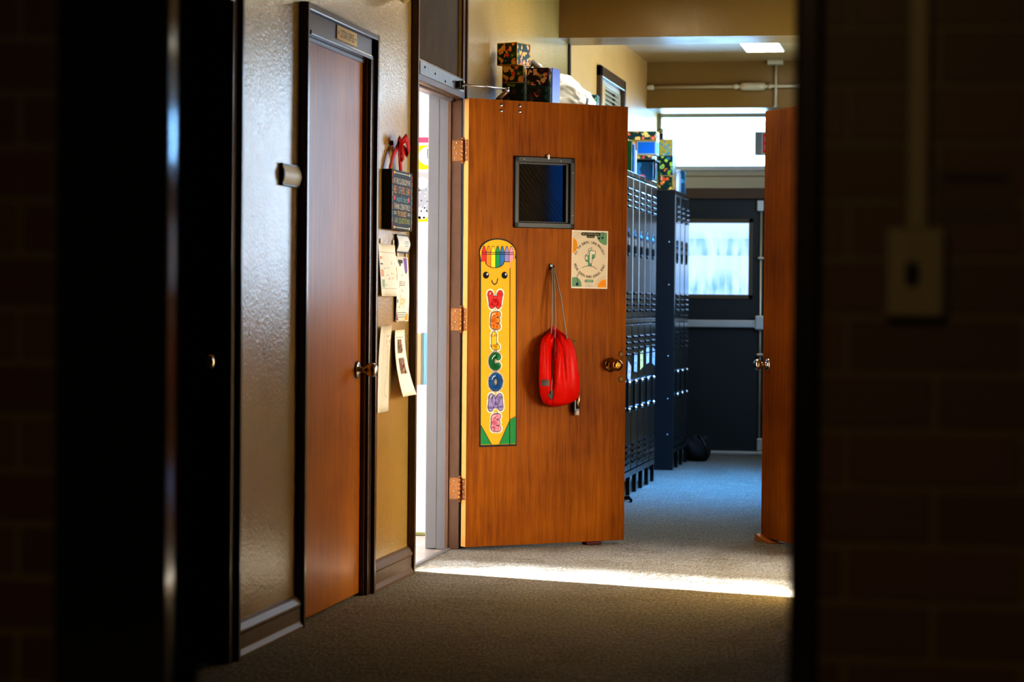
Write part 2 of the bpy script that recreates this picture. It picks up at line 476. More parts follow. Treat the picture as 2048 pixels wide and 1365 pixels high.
class Sheet:
    """flat print in the local x-z plane seen from -y; each later layer sits a hair nearer"""
    def __init__(s, w, h, c, thick=.0012, nx=1, nz=1, mat=None, step=.00022):
        s.mb = MB(); s.step = step; s.y = -thick
        m = mat or flat(c)
        bm = s.mb.bm; i = s.mb.mi(m); vs = {}
        for k in range(nx+1):
            for l in range(nz+1):
                vs[k, l, 0] = bm.verts.new((w*k/nx, 0, h*l/nz)); vs[k, l, 1] = bm.verts.new((w*k/nx, -thick, h*l/nz))
        for k in range(nx):
            for l in range(nz):
                for t in (0, 1):
                    f = bm.faces.new([vs[k, l, t], vs[k+1, l, t], vs[k+1, l+1, t], vs[k, l+1, t]]); f.material_index = i; f.smooth = nx*nz > 1
        for k in range(nx):
            for l in (0, nz): bm.faces.new([vs[k, l, 0], vs[k+1, l, 0], vs[k+1, l, 1], vs[k, l, 1]]).material_index = i
        for l in range(nz):
            for k in (0, nx): bm.faces.new([vs[k, l, 0], vs[k, l+1, 0], vs[k, l+1, 1], vs[k, l, 1]]).material_index = i
    def up(s): s.y -= s.step
    def poly(s, pts, c):
        vs = [s.mb.bm.verts.new((x, s.y-s.step, z)) for x, z in pts]
        f = s.mb.bm.faces.new(vs); f.material_index = s.mb.mi(flat(c))
    def rect(s, x0, z0, x1, z1, c): s.poly([(x0, z0), (x1, z0), (x1, z1), (x0, z1)], c)
    def disc(s, x, z, r, c, rz=None, n=20, a0=0., a1=2*PI):
        k = n if a1-a0 > 6.28 else n+1
        s.poly([(x+r*math.cos(a0+(a1-a0)*i/n), z+(rz or r)*math.sin(a0+(a1-a0)*i/n)) for i in range(k)], c)
    def stroke(s, pts, r, c, caps=True):
        for (x0, z0), (x1, z1) in zip(pts, pts[1:]):
            L = math.hypot(x1-x0, z1-z0)
            if L < 1e-7: continue
            nx, nz = -(z1-z0)/L*r, (x1-x0)/L*r
            s.poly([(x0+nx, z0+nz), (x0-nx, z0-nz), (x1-nx, z1-nz), (x1+nx, z1+nz)], c)
        if caps:
            for x, z in pts: s.disc(x, z, r, c, n=10)
    def text(s, t, x0, z0, x1, z1, c, shear=0.):
        vs, fs = glyphs(t)
        if not vs: return
        ax = min(v[0] for v in vs); bx = max(v[0] for v in vs); az = min(v[1] for v in vs); bz = max(v[1] for v in vs)
        kx = (x1-x0)/max(1e-6, bx-ax); kz = (z1-z0)/max(1e-6, bz-az); i = s.mb.mi(flat(c))
        nv = [s.mb.bm.verts.new((x0+(x-ax)*kx+shear*(z-az)*kz, s.y-s.step, z0+(z-az)*kz)) for x, z in vs]
        for f in fs:
            try: s.mb.bm.faces.new([nv[q] for q in f]).material_index = i
            except ValueError: pass
    def arc_text(s, t, cx, cz, r, size, mid, span, c, inner=False):
        """letters along a circle; inner=True reads left to right along the bottom"""
        i = s.mb.mi(flat(c)); n = len(t)
        for k, ch in enumerate(t):
            if ch == ' ': continue
            vs, fs = glyphs(ch)
            ax = min(v[0] for v in vs); bx = max(v[0] for v in vs)
            f_ = (k+.5)/n-.5
            a = mid-span*f_ if not inner else mid+span*f_
            ux, uz = math.cos(a), math.sin(a)
            tx, tz = (uz, -ux) if not inner else (-uz, ux)
            ox, oz = (ux, uz) if not inner else (-ux, -uz)
            px, pz = cx+ux*r, cz+uz*r
            nv = [s.mb.bm.verts.new((px+(tx*(x-(ax+bx)/2)+ox*z)*size, s.y-s.step, pz+(tz*(x-(ax+bx)/2)+oz*z)*size)) for x, z in vs]
            for f in fs:
                try: s.mb.bm.faces.new([nv[q] for q in f]).material_index = i
                except ValueError: pass
    def bend(s, fn):
        for v in s.mb.bm.verts:
            dx, dy, dz = fn(v.co.x, v.co.z)
            v.co += Vector((dx, dy, dz))
    def done(s, name, parent=None, label=None, cat=None, group=None, loc=(0, 0, 0), rz=0., roll=0.):
        me = bpy.data.meshes.new(name); s.mb.bm.to_mesh(me); s.mb.bm.free()
        o = tag(link(name, me, s.mb.mats, parent, loc, rz), label, cat, group)
        if roll: o.rotation_euler = (Matrix.Rotation(rz, 3, 'Z') @ Matrix.Rotation(roll, 3, 'Y')).to_euler()
        return o

# ------------------------------------------------------------------ layout numbers (metres; camera room behind Y=3, hall runs along +Y)
WX = -2.284          # hall left wall face
RX = -.45            # hall right wall face
CZ = 2.985           # ceiling
EY = 18.8            # end wall
NY0, NY1 = 3.0, 3.135
WT = .155            # thickness of the hall's left wall

def struct(mb, name, mat, label, cat, parent=None):
    return build(mb, name, mat, parent, label if parent is None else None, cat if parent is None else None, kind='structure' if parent is None else None)

# floor and ceiling
struct(MB().box((WX-.042, NY0, -.06), (3.2, EY+.3, 0)), 'floor', M['carpet'], 'brown flecked carpet running down the hallway', 'floor')
struct(MB().box((-8.2, 7.9, -.06), (WX-.042, 12.8, -.002)), 'floor_tile', M['tile'], 'pale tile floor inside the bright classroom doorway', 'floor')
struct(MB().box((-3.4, -2.3, -.06), (2.2, NY0, 0)), 'floor_near', M['carpet'], 'dark floor of the unlit room in front', 'floor')
struct(MB().box((WX-.2, NY0, CZ), (3.2, EY+.3, CZ+.12)), 'ceiling', M['ceil'], 'tan painted hallway ceiling', 'ceiling')
struct(MB().box((-8.2, 7.9, 3.4), (WX-.10, 12.8, 3.5)), 'ceiling_classroom', M['white_wall'], 'white ceiling of the classroom on the left', 'ceiling')

# left wall with three door openings (dark door, closet, classroom) and the one between the locker banks
D1 = (6.50, 7.44, 2.13); D2 = (8.376, 9.30, 2.13); D3 = (10.165, 11.15, 2.62); D4 = (15.92, 16.72, 2.66)
mb = MB(); y = NY1
for a, b, h in (D1, D2, D3):
    mb.box((WX-.10, y, 0), (WX, a, CZ)); mb.box((WX-.10, a, h), (WX, b, CZ)); y = b
mb.box((WX-.10, y, 0), (WX, 14.36, CZ))
mb.box((WX-.18, NY1, 0), (WX-.14, 7.95, CZ))  # added backing wall, stops sun leaking round the dark door
struct(mb, 'wall_left', M['wall'], 'glossy tan left wall with the closet and classroom doors', 'wall')
mb = MB()
mb.box((WX-.10, 14.36, 0), (WX, D4[0], CZ)); mb.box((WX-.10, D4[0], D4[2]), (WX, D4[1], CZ)); mb.box((WX-.10, D4[1], 0), (WX, EY, CZ))
mb.box((WX-.2, 12.75, 0), (WX-.16, EY+.1, CZ))  # added backing wall, stops sun leaking through the locker doorway
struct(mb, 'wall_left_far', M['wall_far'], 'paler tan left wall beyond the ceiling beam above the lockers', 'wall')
struct(MB().box((WX, 14.33, 0), (WX+.012, 14.385, 2.717), .004), 'trim_5', M['trim_dark'], 'thin dark vertical strip on the left wall below the beam', 'trim')
# right side: wider lobby near the doorway, then the hall's right wall with the open doorway
R1 = (10.22, 11.14, 2.13); R2 = (8.36, 9.0, 2.13)  # R2 is an added opening, lets fill light reach the left wall
mb = MB()
mb.box((3.0, NY1, 0), (3.12, 8.0, CZ)); mb.box((RX, 8.0, 0), (3.12, 8.12, CZ))
mb.box((RX, 8.12, 0), (RX+.12, R2[0], CZ)); mb.box((RX, R2[0], R2[2]), (RX+.12, R2[1], CZ)); mb.box((RX, R2[0], 0), (RX+.12, R2[1], 1.3)); mb.box((RX, R2[1], 0), (RX+.12, R1[0], CZ)); mb.box((RX, R1[0], R1[2]), (RX+.12, R1[1], CZ)); mb.box((RX, R1[1], 0), (RX+.12, EY, CZ))
struct(mb, 'wall_right', M['wall'], 'tan right wall of the hallway with an open doorway', 'wall')
w3 = struct(MB().box((RX-.02, 12.7, 1.1), (RX+.005, 17.1, 1.16), .004).box((RX-.02, 12.7, 2.58), (RX+.005, 17.1, 2.64), .004).box((RX-.02, 12.7, 1.1), (RX+.005, 12.76, 2.64), .004).box((RX-.02, 17.04, 1.1), (RX+.005, 17.1, 2.64), .004).box((RX-.018, 14.87, 1.1), (RX+.005, 14.93, 2.64), .004), 'window_3', M['win_frame'], 'wide daylight window in the right wall of the far hallway', 'window')
build(MB().box((RX-.012, 12.75, 1.15), (RX-.006, 17.05, 2.6)), 'pane', glow('side_daylight', (.60, .79, 1.), 5.8), w3)
mb = MB()
mb.box((RX+2.2, 8.12, 0), (RX+2.3, 12.4, CZ)); mb.box((RX+.12, 12.3, 0), (RX+2.3, 12.4, CZ))
w4 = struct(MB().box((RX+2.17, 9.98, 1.25), (RX+2.2, 10.02, 2.4)).box((RX+2.17, 10.5, 1.25), (RX+2.2, 10.54, 2.4)).box((RX+2.17, 9.98, 1.25), (RX+2.2, 10.54, 1.29)).box((RX+2.17, 9.98, 2.36), (RX+2.2, 10.54, 2.4)), 'reflection_window', M['win_frame'], 'added window in the right-hand room, mirrored blue in the door glass', 'window')
build(MB().box((RX+2.185, 10.02, 1.29), (RX+2.19, 10.5, 2.36)), 'pane', glow('blue_reflection_glow', (.03, .30, 1.), 2.4), w4)  # added glow, placed to mirror blue in the classroom door's glass
struct(mb, 'wall_right_room', M['white_wall'], 'pale walls of the room behind the right-hand door', 'wall')
# wall between the dark room and the hall
OX0, OX1, OH = -1.002, -.194, 2.1
mb = MB()
mb.box((-3.4, NY0, 0), (OX0-.03, NY1, CZ)); mb.box((OX1+.03, NY0, 0), (3.2, NY1, CZ)); mb.box((OX0-.03, NY0, OH+.03), (OX1+.03, NY1, CZ))
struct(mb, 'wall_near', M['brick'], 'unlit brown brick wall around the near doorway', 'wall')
mb = MB()
mb.box((-3.4, -2.3, 0), (-3.3, NY0, 2.8)); mb.box((2.1, -2.3, 0), (2.2, NY0, 2.8)); mb.box((-3.4, -2.4, 0), (2.2, -2.3, 2.8)); mb.box((-3.4, -2.4, 2.8), (2.2, NY0, 2.9))
struct(mb, 'wall_dark_room', plain('dark_room', (.10, .08, .06), .8), 'dim walls and ceiling of the unlit room', 'wall')
# near door frame (rounded, glossy black)
mb = MB()
mb.prism([(OX0-.125, NY0+.05), (OX0-.125, 2.9366)]+[(-1.5704+.6*math.cos(a), 2.850+.6*math.sin(a)) for a in [math.radians(8.3+11.3*i/40) for i in range(41)]]+[(OX0-.03, NY0+.055)], 'z', 0, OH+.1)
mb.box((OX1, NY0-.018, 0), (OX1+.034, NY1+.012, OH+.1), .006, seg=3)
mb.box((OX0-.125, NY0-.017, OH), (OX1+.034, NY1+.011, OH+.1), .006)
t1 = struct(mb, 'trim_1', M['black_frame'], 'glossy black frame of the near doorway, out of focus', 'door frame')
build(MB().box((OX0-.12, NY0+.045, 0), (OX0, NY1+.012, OH+.1), .004), 'stop_board', plain('matte_black', (.004, .004, .005), .75, spec=.1), t1)

# end wall: wall segments, transom window, exit door
WL, WR = -2.262, -1.44
mb = MB()
mb.box((WX-.1, EY, 2.66), (RX+.1, EY+.12, CZ)); mb.box((WX-.1, EY, 0), (WL-.004, EY+.12, 2.66)); mb.box((WR+.03, EY, 0), (RX+.1, EY+.12, 2.66))
struct(mb, 'wall_end', M['end_wall'], 'tan end wall above and beside the exit door', 'wall')
mb = MB().box((WL-.004, EY-.012, 2.618), (WR+.03, EY+.1, 2.665), .006).box((WL-.004, EY-.012, 2.20), (WL+.004+.008, EY+.1, 2.64), .004).box((WR+.0, EY-.012, 2.20), (WR+.03, EY+.1, 2.64), .004)
w1 = struct(mb, 'window_1', M['win_frame'], 'wide overexposed transom window above the exit door', 'window')
build(MB().box((WL, EY+.05, 2.235), (WR, EY+.06, 2.63)), 'pane', M['sky_pane'], w1)
build(MB().box((WL-.004, EY-.03, 2.205), (WR+.03, EY+.08, 2.242), .006), 'sill', plain('sill_grey', (.5, .5, .5), .4), w1)
build(MB().tube([(-2.20, EY+.03, 2.54), (-2.12, EY+.03, 2.57), (-2.06, EY+.03, 2.62)], .004, mat=plain('wire_blue', (.2, .45, .75), .5)), 'wire', None, w1)
mb = MB().box((WL-.004, EY-.004, 2.165), (WR+.03, EY+.1, 2.207), .004).box((WL-.004, EY-.012, 2.066), (WR+.03, EY+.1, 2.158), .006)
struct(mb, 'trim_6', M['win_frame'], 'tan ledge boards between the transom window and exit door', 'trim')
mb = MB().box((WL-.004, EY-.02, 1.985), (WR+.03, EY+.1, 2.068), .006).box((WR, EY-.02, 0), (WR+.03, EY+.1, 2.0), .006).box((WL-.004, EY-.02, 0), (WL+.012, EY+.1, 2.0), .006)
struct(mb, 'trim_7', M['exit_frame'], 'brown frame around the exit door', 'door frame')
d5 = empty('door_5', 'dark exit door with window and panic bar at hallway end', 'door', (0, EY+.02, 0), kind='structure')
P0, P1, PZ0, PZ1 = -2.13, -1.563, 1.242, 1.80
mb = MB().box((WL+.012, 0, .02), (P0, .045, 1.985)).box((P1, 0, .02), (WR, .045, 1.985)).box((P0, 0, .02), (P1, .045, PZ0)).box((P0, 0, PZ1), (P1, .045, 1.985))
build(mb, 'leaf', M['exit_door'], d5)
F = .034
mb = MB().box((P0-F, -.012, PZ1), (P1+F, .02, PZ1+F), .004).box((P0-F, -.012, PZ0-F), (P1+F, .02, PZ0), .004).box((P0-F, -.012, PZ0-F), (P0, .02, PZ1+F), .004).box((P1, -.012, PZ0-F), (P1+F, .02, PZ1+F), .004)
wf = build(mb, 'pane_frame', M['pane_frame'], d5)
pm = MB().box((P0, 0, 0), (P1, .006, PZ1-PZ0))
build(pm, 'pane', M['out_pane'], wf, loc=(0, .02, PZ0))
build(MB().box((WL+.03, -.06, .985), (-1.508, -.035, 1.046), .008).box((-1.52, -.065, .985), (-1.503, -.03, 1.046), .004, mat=None), 'push_bar', M['alu'], d5)
build(MB().cyl((-1.466, -.03, .05), (-1.466, -.03, 1.95), .0095), 'vertical_rod', plain('rod_steel', (.7, .68, .6), .35, .5), d5)
build(MB().box((-1.506, -.07, .968), (-1.432, -.0, 1.082), .01), 'latch_case', M['alu'], d5)
build(MB().box((-1.50, -.055, 1.888), (-1.446, 0, 1.976), .008), 'top_latch', M['alu'], d5)
build(MB().box((-1.485, -.055, .03), (-1.43, 0, .13), .008), 'bottom_latch', M['alu'], d5)
for z in (1.525, .775):
    build(MB().box((-1.495, -.05, z-.013), (-1.437, 0, z+.013), .01), 'rod_guide', M['steel'], d5)
struct(MB().box((WL, EY-.07, 0), (WR+.03, EY+.06, .028), .006), 'trim_8', M['alu'], 'pale metal threshold under the exit door', 'threshold')

# dropped beams
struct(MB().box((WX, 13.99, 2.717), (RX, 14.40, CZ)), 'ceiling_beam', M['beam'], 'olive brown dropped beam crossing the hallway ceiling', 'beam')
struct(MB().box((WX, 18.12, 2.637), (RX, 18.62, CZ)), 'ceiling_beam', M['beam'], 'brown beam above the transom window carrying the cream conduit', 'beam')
cnd = empty('conduit', 'cream conduit pipe across the beam at the hallway end', 'conduit', (0, 18.086, 0))
build(MB().cyl((WX, 0, 2.793), (RX, 0, 2.797), .014), 'pipe', M['conduit'], cnd)
build(MB().cyl((-1.313, -.004, 2.637), (-1.313, -.004, 2.975), .011), 'pipe', M['conduit'], cnd)
build(MB().lathe([(.016, 0), (.02, .004), (.02, .03), (.015, .032), (.015, .05), (.029, .06), (.031, .09), (.031, .2), (.029, .23), (.015, .24), (.015, .26), (.02, .262), (.02, .28), (.016, .284)], (-1.63, 0, 2.794), (1, 0, 0)), 'coupling', M['conduit'], cnd)
build(MB().lathe([(.018, 0), (.02, .004), (.02, .05), (.018, .054)], (WX+.005, 0, 2.793), (1, 0, 0)), 'coupling', M['conduit'], cnd)
build(MB().box((-1.378, -.055, 2.952), (-1.256, .032, CZ), .006), 'junction_box', M['conduit'], cnd)
cl = empty('ceiling_light', 'glowing rectangular light panel on the far ceiling', 'light', (-1.335, 17.03, CZ))
build(MB().box((-.145, -.3, -.012), (.145, .3, 0), .003), 'frame', M['win_frame'], cl)
build(MB().box((-.13, -.285, -.016), (.13, .285, -.011)), 'diffuser', M['lamp_panel'], cl)
ex = empty('exit_sign', 'grey box sign with red letters beside the transom window', 'sign', (-1.519, EY-.065, 2.32))
build(MB().box((0, 0, 0), (.34, .05, .183), .004), 'housing', plain('sign_grey', (.25, .27, .28), .4), ex)
S = Sheet(.27, .17, (.5, .5, .48), .001)
S.text('EXIT', .012, .012, .258, .158, (.8, .01, .015))
for i in range(1): pass
S.done('sign_face', ex, loc=(.052, -.0005, .007))

# ------------------------------------------------------------------ casings, baseboards
FLT, BND = .055, .026          # flat board and raised outer band of a casing
def casing(mb, y0, y1, h, left=True, right=True, hd=.07, t=.017, tb=.032, kr=1.):
    x0 = WX
    if left:
        mb.box((x0, y0-FLT, 0), (x0+t, y0, h+hd), .003); mb.box((x0, y0-FLT-BND, 0), (x0+tb, y0-FLT, h+hd+BND), .004)
    if right:
        mb.box((x0, y1, 0), (x0+t*kr, y1+FLT, h+hd), .003); mb.box((x0, y1+FLT, 0), (x0+tb*kr, y1+FLT+BND, h+hd+BND), .004)
    if h < 2.5:
        mb.box((x0, y0-FLT, h), (x0+t, y1+FLT, h+hd), .003); mb.box((x0, y0-FLT-BND+.001, h+hd), (x0+tb-.001, y1+FLT+BND-.001, h+hd+BND), .004)
        # small bead at the opening
        mb.box((x0-.004, y0-.004, h-.012), (x0+t+.006, y1+.004, h+.004), .003)

mb = MB(); casing(mb, D1[0], D1[1], D1[2])
mb.box((WX-.1, D1[0], 0), (WX, D1[0]+.02, D1[2])).box((WX-.1, D1[1]-.001, 0), (WX, D1[1]+.01, D1[2]))
struct(mb, 'trim_2', M['trim'], 'brown casing beside the dark recessed door at far left', 'door frame')
d1 = empty('door_1', 'unlit dark door recessed in the left wall', 'door', (WX-.085, D1[0]+.02, 0), PI/2, kind='structure')
build(MB().box((0, 0, .01), (.92, .04, 2.12), .003), 'leaf', M['door_dark'], d1)
k = build(MB().lathe([(.03, 0), (.032, .004), (.012, .012), (.011, .03), (.024, .04), (.029, .055), (.022, .068), (0, .071)], (.845, 0, .97), (0, -1, 0)), 'doorknob', M['chrome'], d1)
build(MB().lathe([(.014, 0), (.014, .006), (.009, .01), (0, .011)], (.82, 0, .72), (0, -1, 0)), 'lock_cylinder', M['brass'], d1)

mb = MB(); casing(mb, D2[0], D2[1], D2[2])
for yy in (D2[0], D2[1]-.018):
    mb.box((WX-.1, yy, 0), (WX+.004, yy+.018, D2[2]))
mb.box((WX-.1, D2[0], D2[2]-.004), (WX+.004, D2[1], D2[2]+.004))
mb.box((WX-.035, D2[0], D2[2]-.028), (WX-.005, D2[1], D2[2]-.004), mat=None)
c2 = struct(mb, 'trim_3', M['trim'], 'brown moulded casing around the closet door', 'door frame')
pl = Sheet(.305, .052, (.85, .74, .5), .003)
pl.text('CUSTODIAN', .045, .011, .155, .041, (.03, .02, .01)); pl.text('SUPPLIES', .168, .011, .258, .041, (.03, .02, .01))
pl.disc(.022, .026, .006, (.02, .015, .01)); pl.disc(.282, .026, .006, (.02, .015, .01))
pl.done('name_plate', None, 'cream name plate screwed above the closet door', 'sign', loc=(WX+.0175, 8.745, 2.142), rz=PI/2, roll=0)

# closet door: hinges on the near side
d2 = empty('door_2', 'closed brown wood closet door with steel knob', 'door', (WX-.012, D2[0]+.02, 0), PI/2, kind='structure')
W2 = D2[1]-D2[0]-.04
build(MB().box((0, 0, .012), (W2, .042, 2.118), .003), 'leaf', M['oak2'], d2)
for z in (1.83, 1.08, .30):
    h = build(MB().cyl((.0, -.012, z-.05), (.0, -.012, z+.05), .008).box((.0, -.005, z-.05), (.03, .001, z+.05)), 'hinge', M['trim_dark'], d2)
k = build(MB().lathe([(.034, 0), (.035, .004), (.028, .009), (.012, .012), (.0105, .036), (.019, .042), (.0275, .054), (.0285, .064), (.024, .076), (.012, .082), (0, .083)], (W2-.062, 0, .897), (0, -1, 0), 32), 'doorknob', M['steel'], d2)

# baseboards
def baseboard(y0, y1, name, label, side=WX, sgn=1):
    pr = [(0, 0), (.030, 0), (.030, .012), (.022, .026), (.020, .03), (.020, .078), (.024, .084), (.024, .092), (.012, .112), (.004, .119), (0, .119)]
    struct(MB().prism([(side+sgn*a, b) for a, b in pr], 'y', y0, y1), name, M['base'], label, 'baseboard')
baseboard(D1[1]+FLT+BND, D2[0]-FLT-BND, 'baseboard_left', 'brown moulded baseboard left of the closet door')
baseboard(D2[1]+FLT+BND, D3[0]-.083, 'baseboard_left', 'brown moulded baseboard between the closet and classroom doors')
baseboard(D3[1]+.083, 11.83, 'baseboard_left', 'brown baseboard behind the open wooden door')

# classroom doorway: tall frame with transom bar and brown panel above
mb = MB(); casing(mb, D3[0]+.0, D3[1], 2.62, kr=.55)
mb.box((WX-.052, D3[0], 0), (WX+.004, D3[0]+.03, 2.62))                       # near jamb
mb.box((WX, D3[0]-.03, 2.12), (WX+.013, D3[1]+.02, 2.215), .003)              # transom bar face
mb.box((WX-.052, D3[0], 2.118), (WX+.0, D3[1], 2.215))
mb.box((WX-.052, D3[0]+.03, 2.107), (WX-.028, D3[1], 2.12))
f3 = struct(mb, 'trim_4', M['trim'], 'tall brown frame of the classroom doorway with panel above', 'door frame')
build(MB().box((WX-.052, D3[1]-.001, 0), (WX+.004, D3[1]+.03, 2.118)).box((WX-.058, D3[1]-.013, 0), (WX-.044, D3[1]+.02, 2.118)), 'hinge_jamb', M['jamb'], f3)
build(MB().box((WX-.035, D3[0], 2.215), (WX-.012, D3[1], 2.64)), 'transom_panel', plain('transom_panel_brown', (.06, .040, .022), .7, spec=.08, bump=.06, bscale=9, vary=.3), f3)
build(MB().box((WX-.012, D3[0]+.03, 2.148), (WX+.016, D3[1]-.01, 2.206), .002, mat=plain('bar_plate', (.16, .16, .16), .4, .5, vary=.3, bump=.05, bscale=30)), 'transom_bar_plate', None, f3)
for q in (.12, .33, .55, .72):
    build(MB().lathe([(.006, 0), (.005, .003), (0, .004)], (WX+.016, D3[0]+q, 2.175+.012*math.sin(q*9)), (1, 0, 0), 10), 'screw', M['trim_dark'], f3)
struct(MB().box((WX-.052, D3[0]+.03, -.003), (WX-.028, D3[1], .006), .003), 'trim_9', M['grey_metal'], 'dark metal strip where the carpet meets the tile', 'threshold')
# white reveal inside the doorway and classroom shell
mb = MB()
mb.box((WX-.102, D3[1]-.002, 0), (WX-.052, D3[1]+.12, 2.62)); mb.box((WX-.155, D3[1]-.004, 0), (WX-.10, D3[1]+.12, 3.4), .004)
mb.box((WX-.10, D3[0]-.12, 0), (WX-.052, D3[0], 2.62)); mb.box((WX-.155, D3[0]-.12, 0), (WX-.10, D3[0], 3.4), .004)
mb.box((WX-.155, D3[0]-.1, 2.14), (WX-.052, D3[1]+.1, 2.62))
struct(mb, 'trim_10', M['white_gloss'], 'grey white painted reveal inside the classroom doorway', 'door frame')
mb = MB()
mb.box((WX-.155, 7.9, 0), (WX-.10, D3[0]-.1, 3.4)); mb.box((WX-.155, D3[1]+.1, 0), (WX-.10, 12.8, 3.4))
mb.box((-8.2, 7.9, 0), (WX-.1, 8.0, 3.4)); mb.box((-8.2, 12.7, 0), (WX-.1, 12.8, 3.4))
# far classroom wall with the sunlit window
SY0, SY1, SZ0, SZ1 = 11.1, 12.48, 1.40, 3.22
mb.box((-8.1, 7.9, 0), (-8.0, SY0, 3.4)); mb.box((-8.1, SY1, 0), (-8.0, 12.8, 3.4)); mb.box((-8.1, SY0, 0), (-8.0, SY1, SZ0)); mb.box((-8.1, SY0, SZ1), (-8.0, SY1, 3.4))
struct(mb, 'wall_classroom', M['white_wall'], 'bright white classroom walls seen through the doorway', 'wall')
w2 = struct(MB().box((-8.07, SY0, SZ0), (-8.03, SY0+.05, SZ1)).box((-8.07, SY0, SZ0), (-8.03, SY1, SZ0+.04)).box((-8.07, 12.20, SZ0), (-8.03, 12.225, SZ1)), 'window_2', M['win_frame'], 'sunny window on the far side of the classroom', 'window')
sh, nt, p = new_mat('streak_dimmer_film')
tr = node(nt, 'ShaderNodeBsdfTransparent'); tr.inputs[0].default_value = (.5, .52, .55, 1)
nt.links.new(tr.outputs[0], nt.nodes['Material Output'].inputs[0])
build(MB().box((-8.052, 12.222, SZ0), (-8.05, SY1, SZ1)), 'streak_dimmer', sh, w2)  # added half-clear sheet, dims one side of the sun streak
# white cupboard wall with posters, just inside
struct(MB().box((-3.6, 11.8, 0), (WX-.155, 11.9, 3.4)).box((-3.6, 11.76, .735), (WX-.155, 11.8, .752)), 'wall_classroom_back', M['white_wall'], 'white classroom partition with pinned posters and a ledge', 'wall')
struct(MB().box((-3.6, 11.775, 0), (WX-.155, 11.8, .012), .002), 'trim_11', plain('olive_line', (.3, .3, .1), .5), 'thin olive strip at the foot of the classroom partition', 'trim')
YP = 11.7985
S = Sheet(.20, .026, (.75, .08, .16)); S.done('poster_strip', None, 'pink red paper strip above the yellow classroom poster', 'poster', loc=(-2.64, YP, 1.960))
S = Sheet(.20, .118, (.95, .68, .0)); S.disc(.056, .066, .046, (.85, .85, .85)); S.rect(.046, .098, .066, .1, (.5, .5, .5)); S.rect(.054, .05, .058, .099, (.5, .5, .5))
S.done('poster', None, 'yellow classroom poster with a white circle', 'poster', loc=(-2.64, YP, 1.827))
S = Sheet(.22, .045, (.42, .42, .43)); S.done('grey_strip', None, 'grey border strip below the yellow classroom poster', 'border strip', loc=(-2.65, YP, 1.767))
S = Sheet(.22, .155, (.36, .38, .42)); random.seed(3)
for i in range(90):
    S.disc(random.uniform(.004, .21), random.uniform(.004, .15), .0025+random.random()*.002, random.choice([(.1, .11, .13), (.7, .72, .75)]), n=6)
S.disc(.04, .15, .03, (.8, .78, .76)); S.disc(.04, .0, .032, (.8, .78, .76)); S.disc(.11, .15, .03, (.8, .78, .76)); S.disc(.11, .0, .032, (.8, .78, .76))
S.done('border_panel', None, 'speckled grey paper panel with white scallops in the classroom', 'poster', loc=(-2.65, YP, 1.608))
S = Sheet(.2, .04, (.95, .66, .0)); S.rect(.014, .012, .026, .026, (.9, .85, .6)); S.rect(.038, .016, .048, .024, (.8, .6, .8))
S.done('yellow_label', None, 'small yellow label strip below the speckled classroom panel', 'label', loc=(-2.643, YP, 1.566))
build(MB().box((0, 0, 0), (.030, .02, .255), .002), 'book', plain('cream_cover', (.5, .36, .2), .5), None, 'cream book standing on the classroom ledge', 'book', loc=(-2.634, 11.775, .752))
build(MB().box((0, 0, 0), (.012, .022, .258), .002, mat=plain('book_dark', (.18, .2, .2), .5)).box((.012, 0, 0), (.11, .022, .256), .002, mat=plain('book_blue', (.18, .42, .75), .45)), 'book', None, None, 'blue book standing beside the cream book on the classroom ledge', 'book', loc=(-2.603, 11.774, .752))

# ------------------------------------------------------------------ the open classroom door
HX, HY, HA = -2.2335, 11.095, math.atan2(.634, .773)
d3 = empty('door_3', 'open orange wood classroom door with small dark window', 'door', (HX, HY, 0), HA, kind='structure')
DW = .872; X0 = .0
v0, v1, v2, v3 = .262, .552, 1.540, 1.839     # vision panel hole
T3 = .045
mb = MB()
mb.box((X0, 0, .016), (v0, T3, 2.12)).box((v1, 0, .016), (X0+DW, T3, 2.12)).box((v0, 0, .016), (v1, T3, v2)).box((v0, 0, v3), (v1, T3, 2.12))
build(mb, 'leaf', M['oak'], d3)
build(MB().box((X0-.0015, .001, .017), (X0+.0003, T3-.001, 2.119)), 'hinge_stile_edge', M['oak_edge_lit'], d3, label='hinge edge of the door, coloured bright for classroom light')
mb = MB(); q = .02
mb.box((v0-q, -.010, v3-.008), (v1+q, .012, v3+q), .004).box((v0-q, -.010, v2-q), (v1+q, .012, v2+.008), .004).box((v0-q, -.010, v2-q), (v0+.006, .012, v3+q), .004).box((v1-.006, -.010, v2-q), (v1+q, .012, v3+q), .004)
mb.box((v1-.022, .002, v2), (v1, .03, v3)).box((v0, .002, v2), (v0+.006, .03, v3)).box((v0, .002, v3-.014), (v1, .03, v3)).box((v0, .002, v2), (v1, .03, v2+.012))
vf = build(mb, 'window_frame', M['grey_frame'], d3)
gl = build(MB().box((v0, .018, v2), (v1, .024, v3)), 'glass', M['glass'], vf)
mb = MB(); n = 0
x = v0-.35
wire = plain('wire_grey', (.035, .035, .038), .5, .2)
def clip_line(x0, dx, z0=v2+.013, z1=v3-.015, xa=v0+.007, xb=v1-.023):
    pts = []
    for z in (z0, z1):
        pts.append([x0+dx*(z-z0)/(z1-z0), z])
    (ax, az), (bx, bz) = pts
    if ax > bx: (ax, az), (bx, bz) = (bx, bz), (ax, az)
    if bx <= xa or ax >= xb: return None
    f = lambda x_: az+(bz-az)*(x_-ax)/(bx-ax)
    a2, b2 = max(ax, xa), min(bx, xb)
    return (a2, f(a2)), (b2, f(b2))
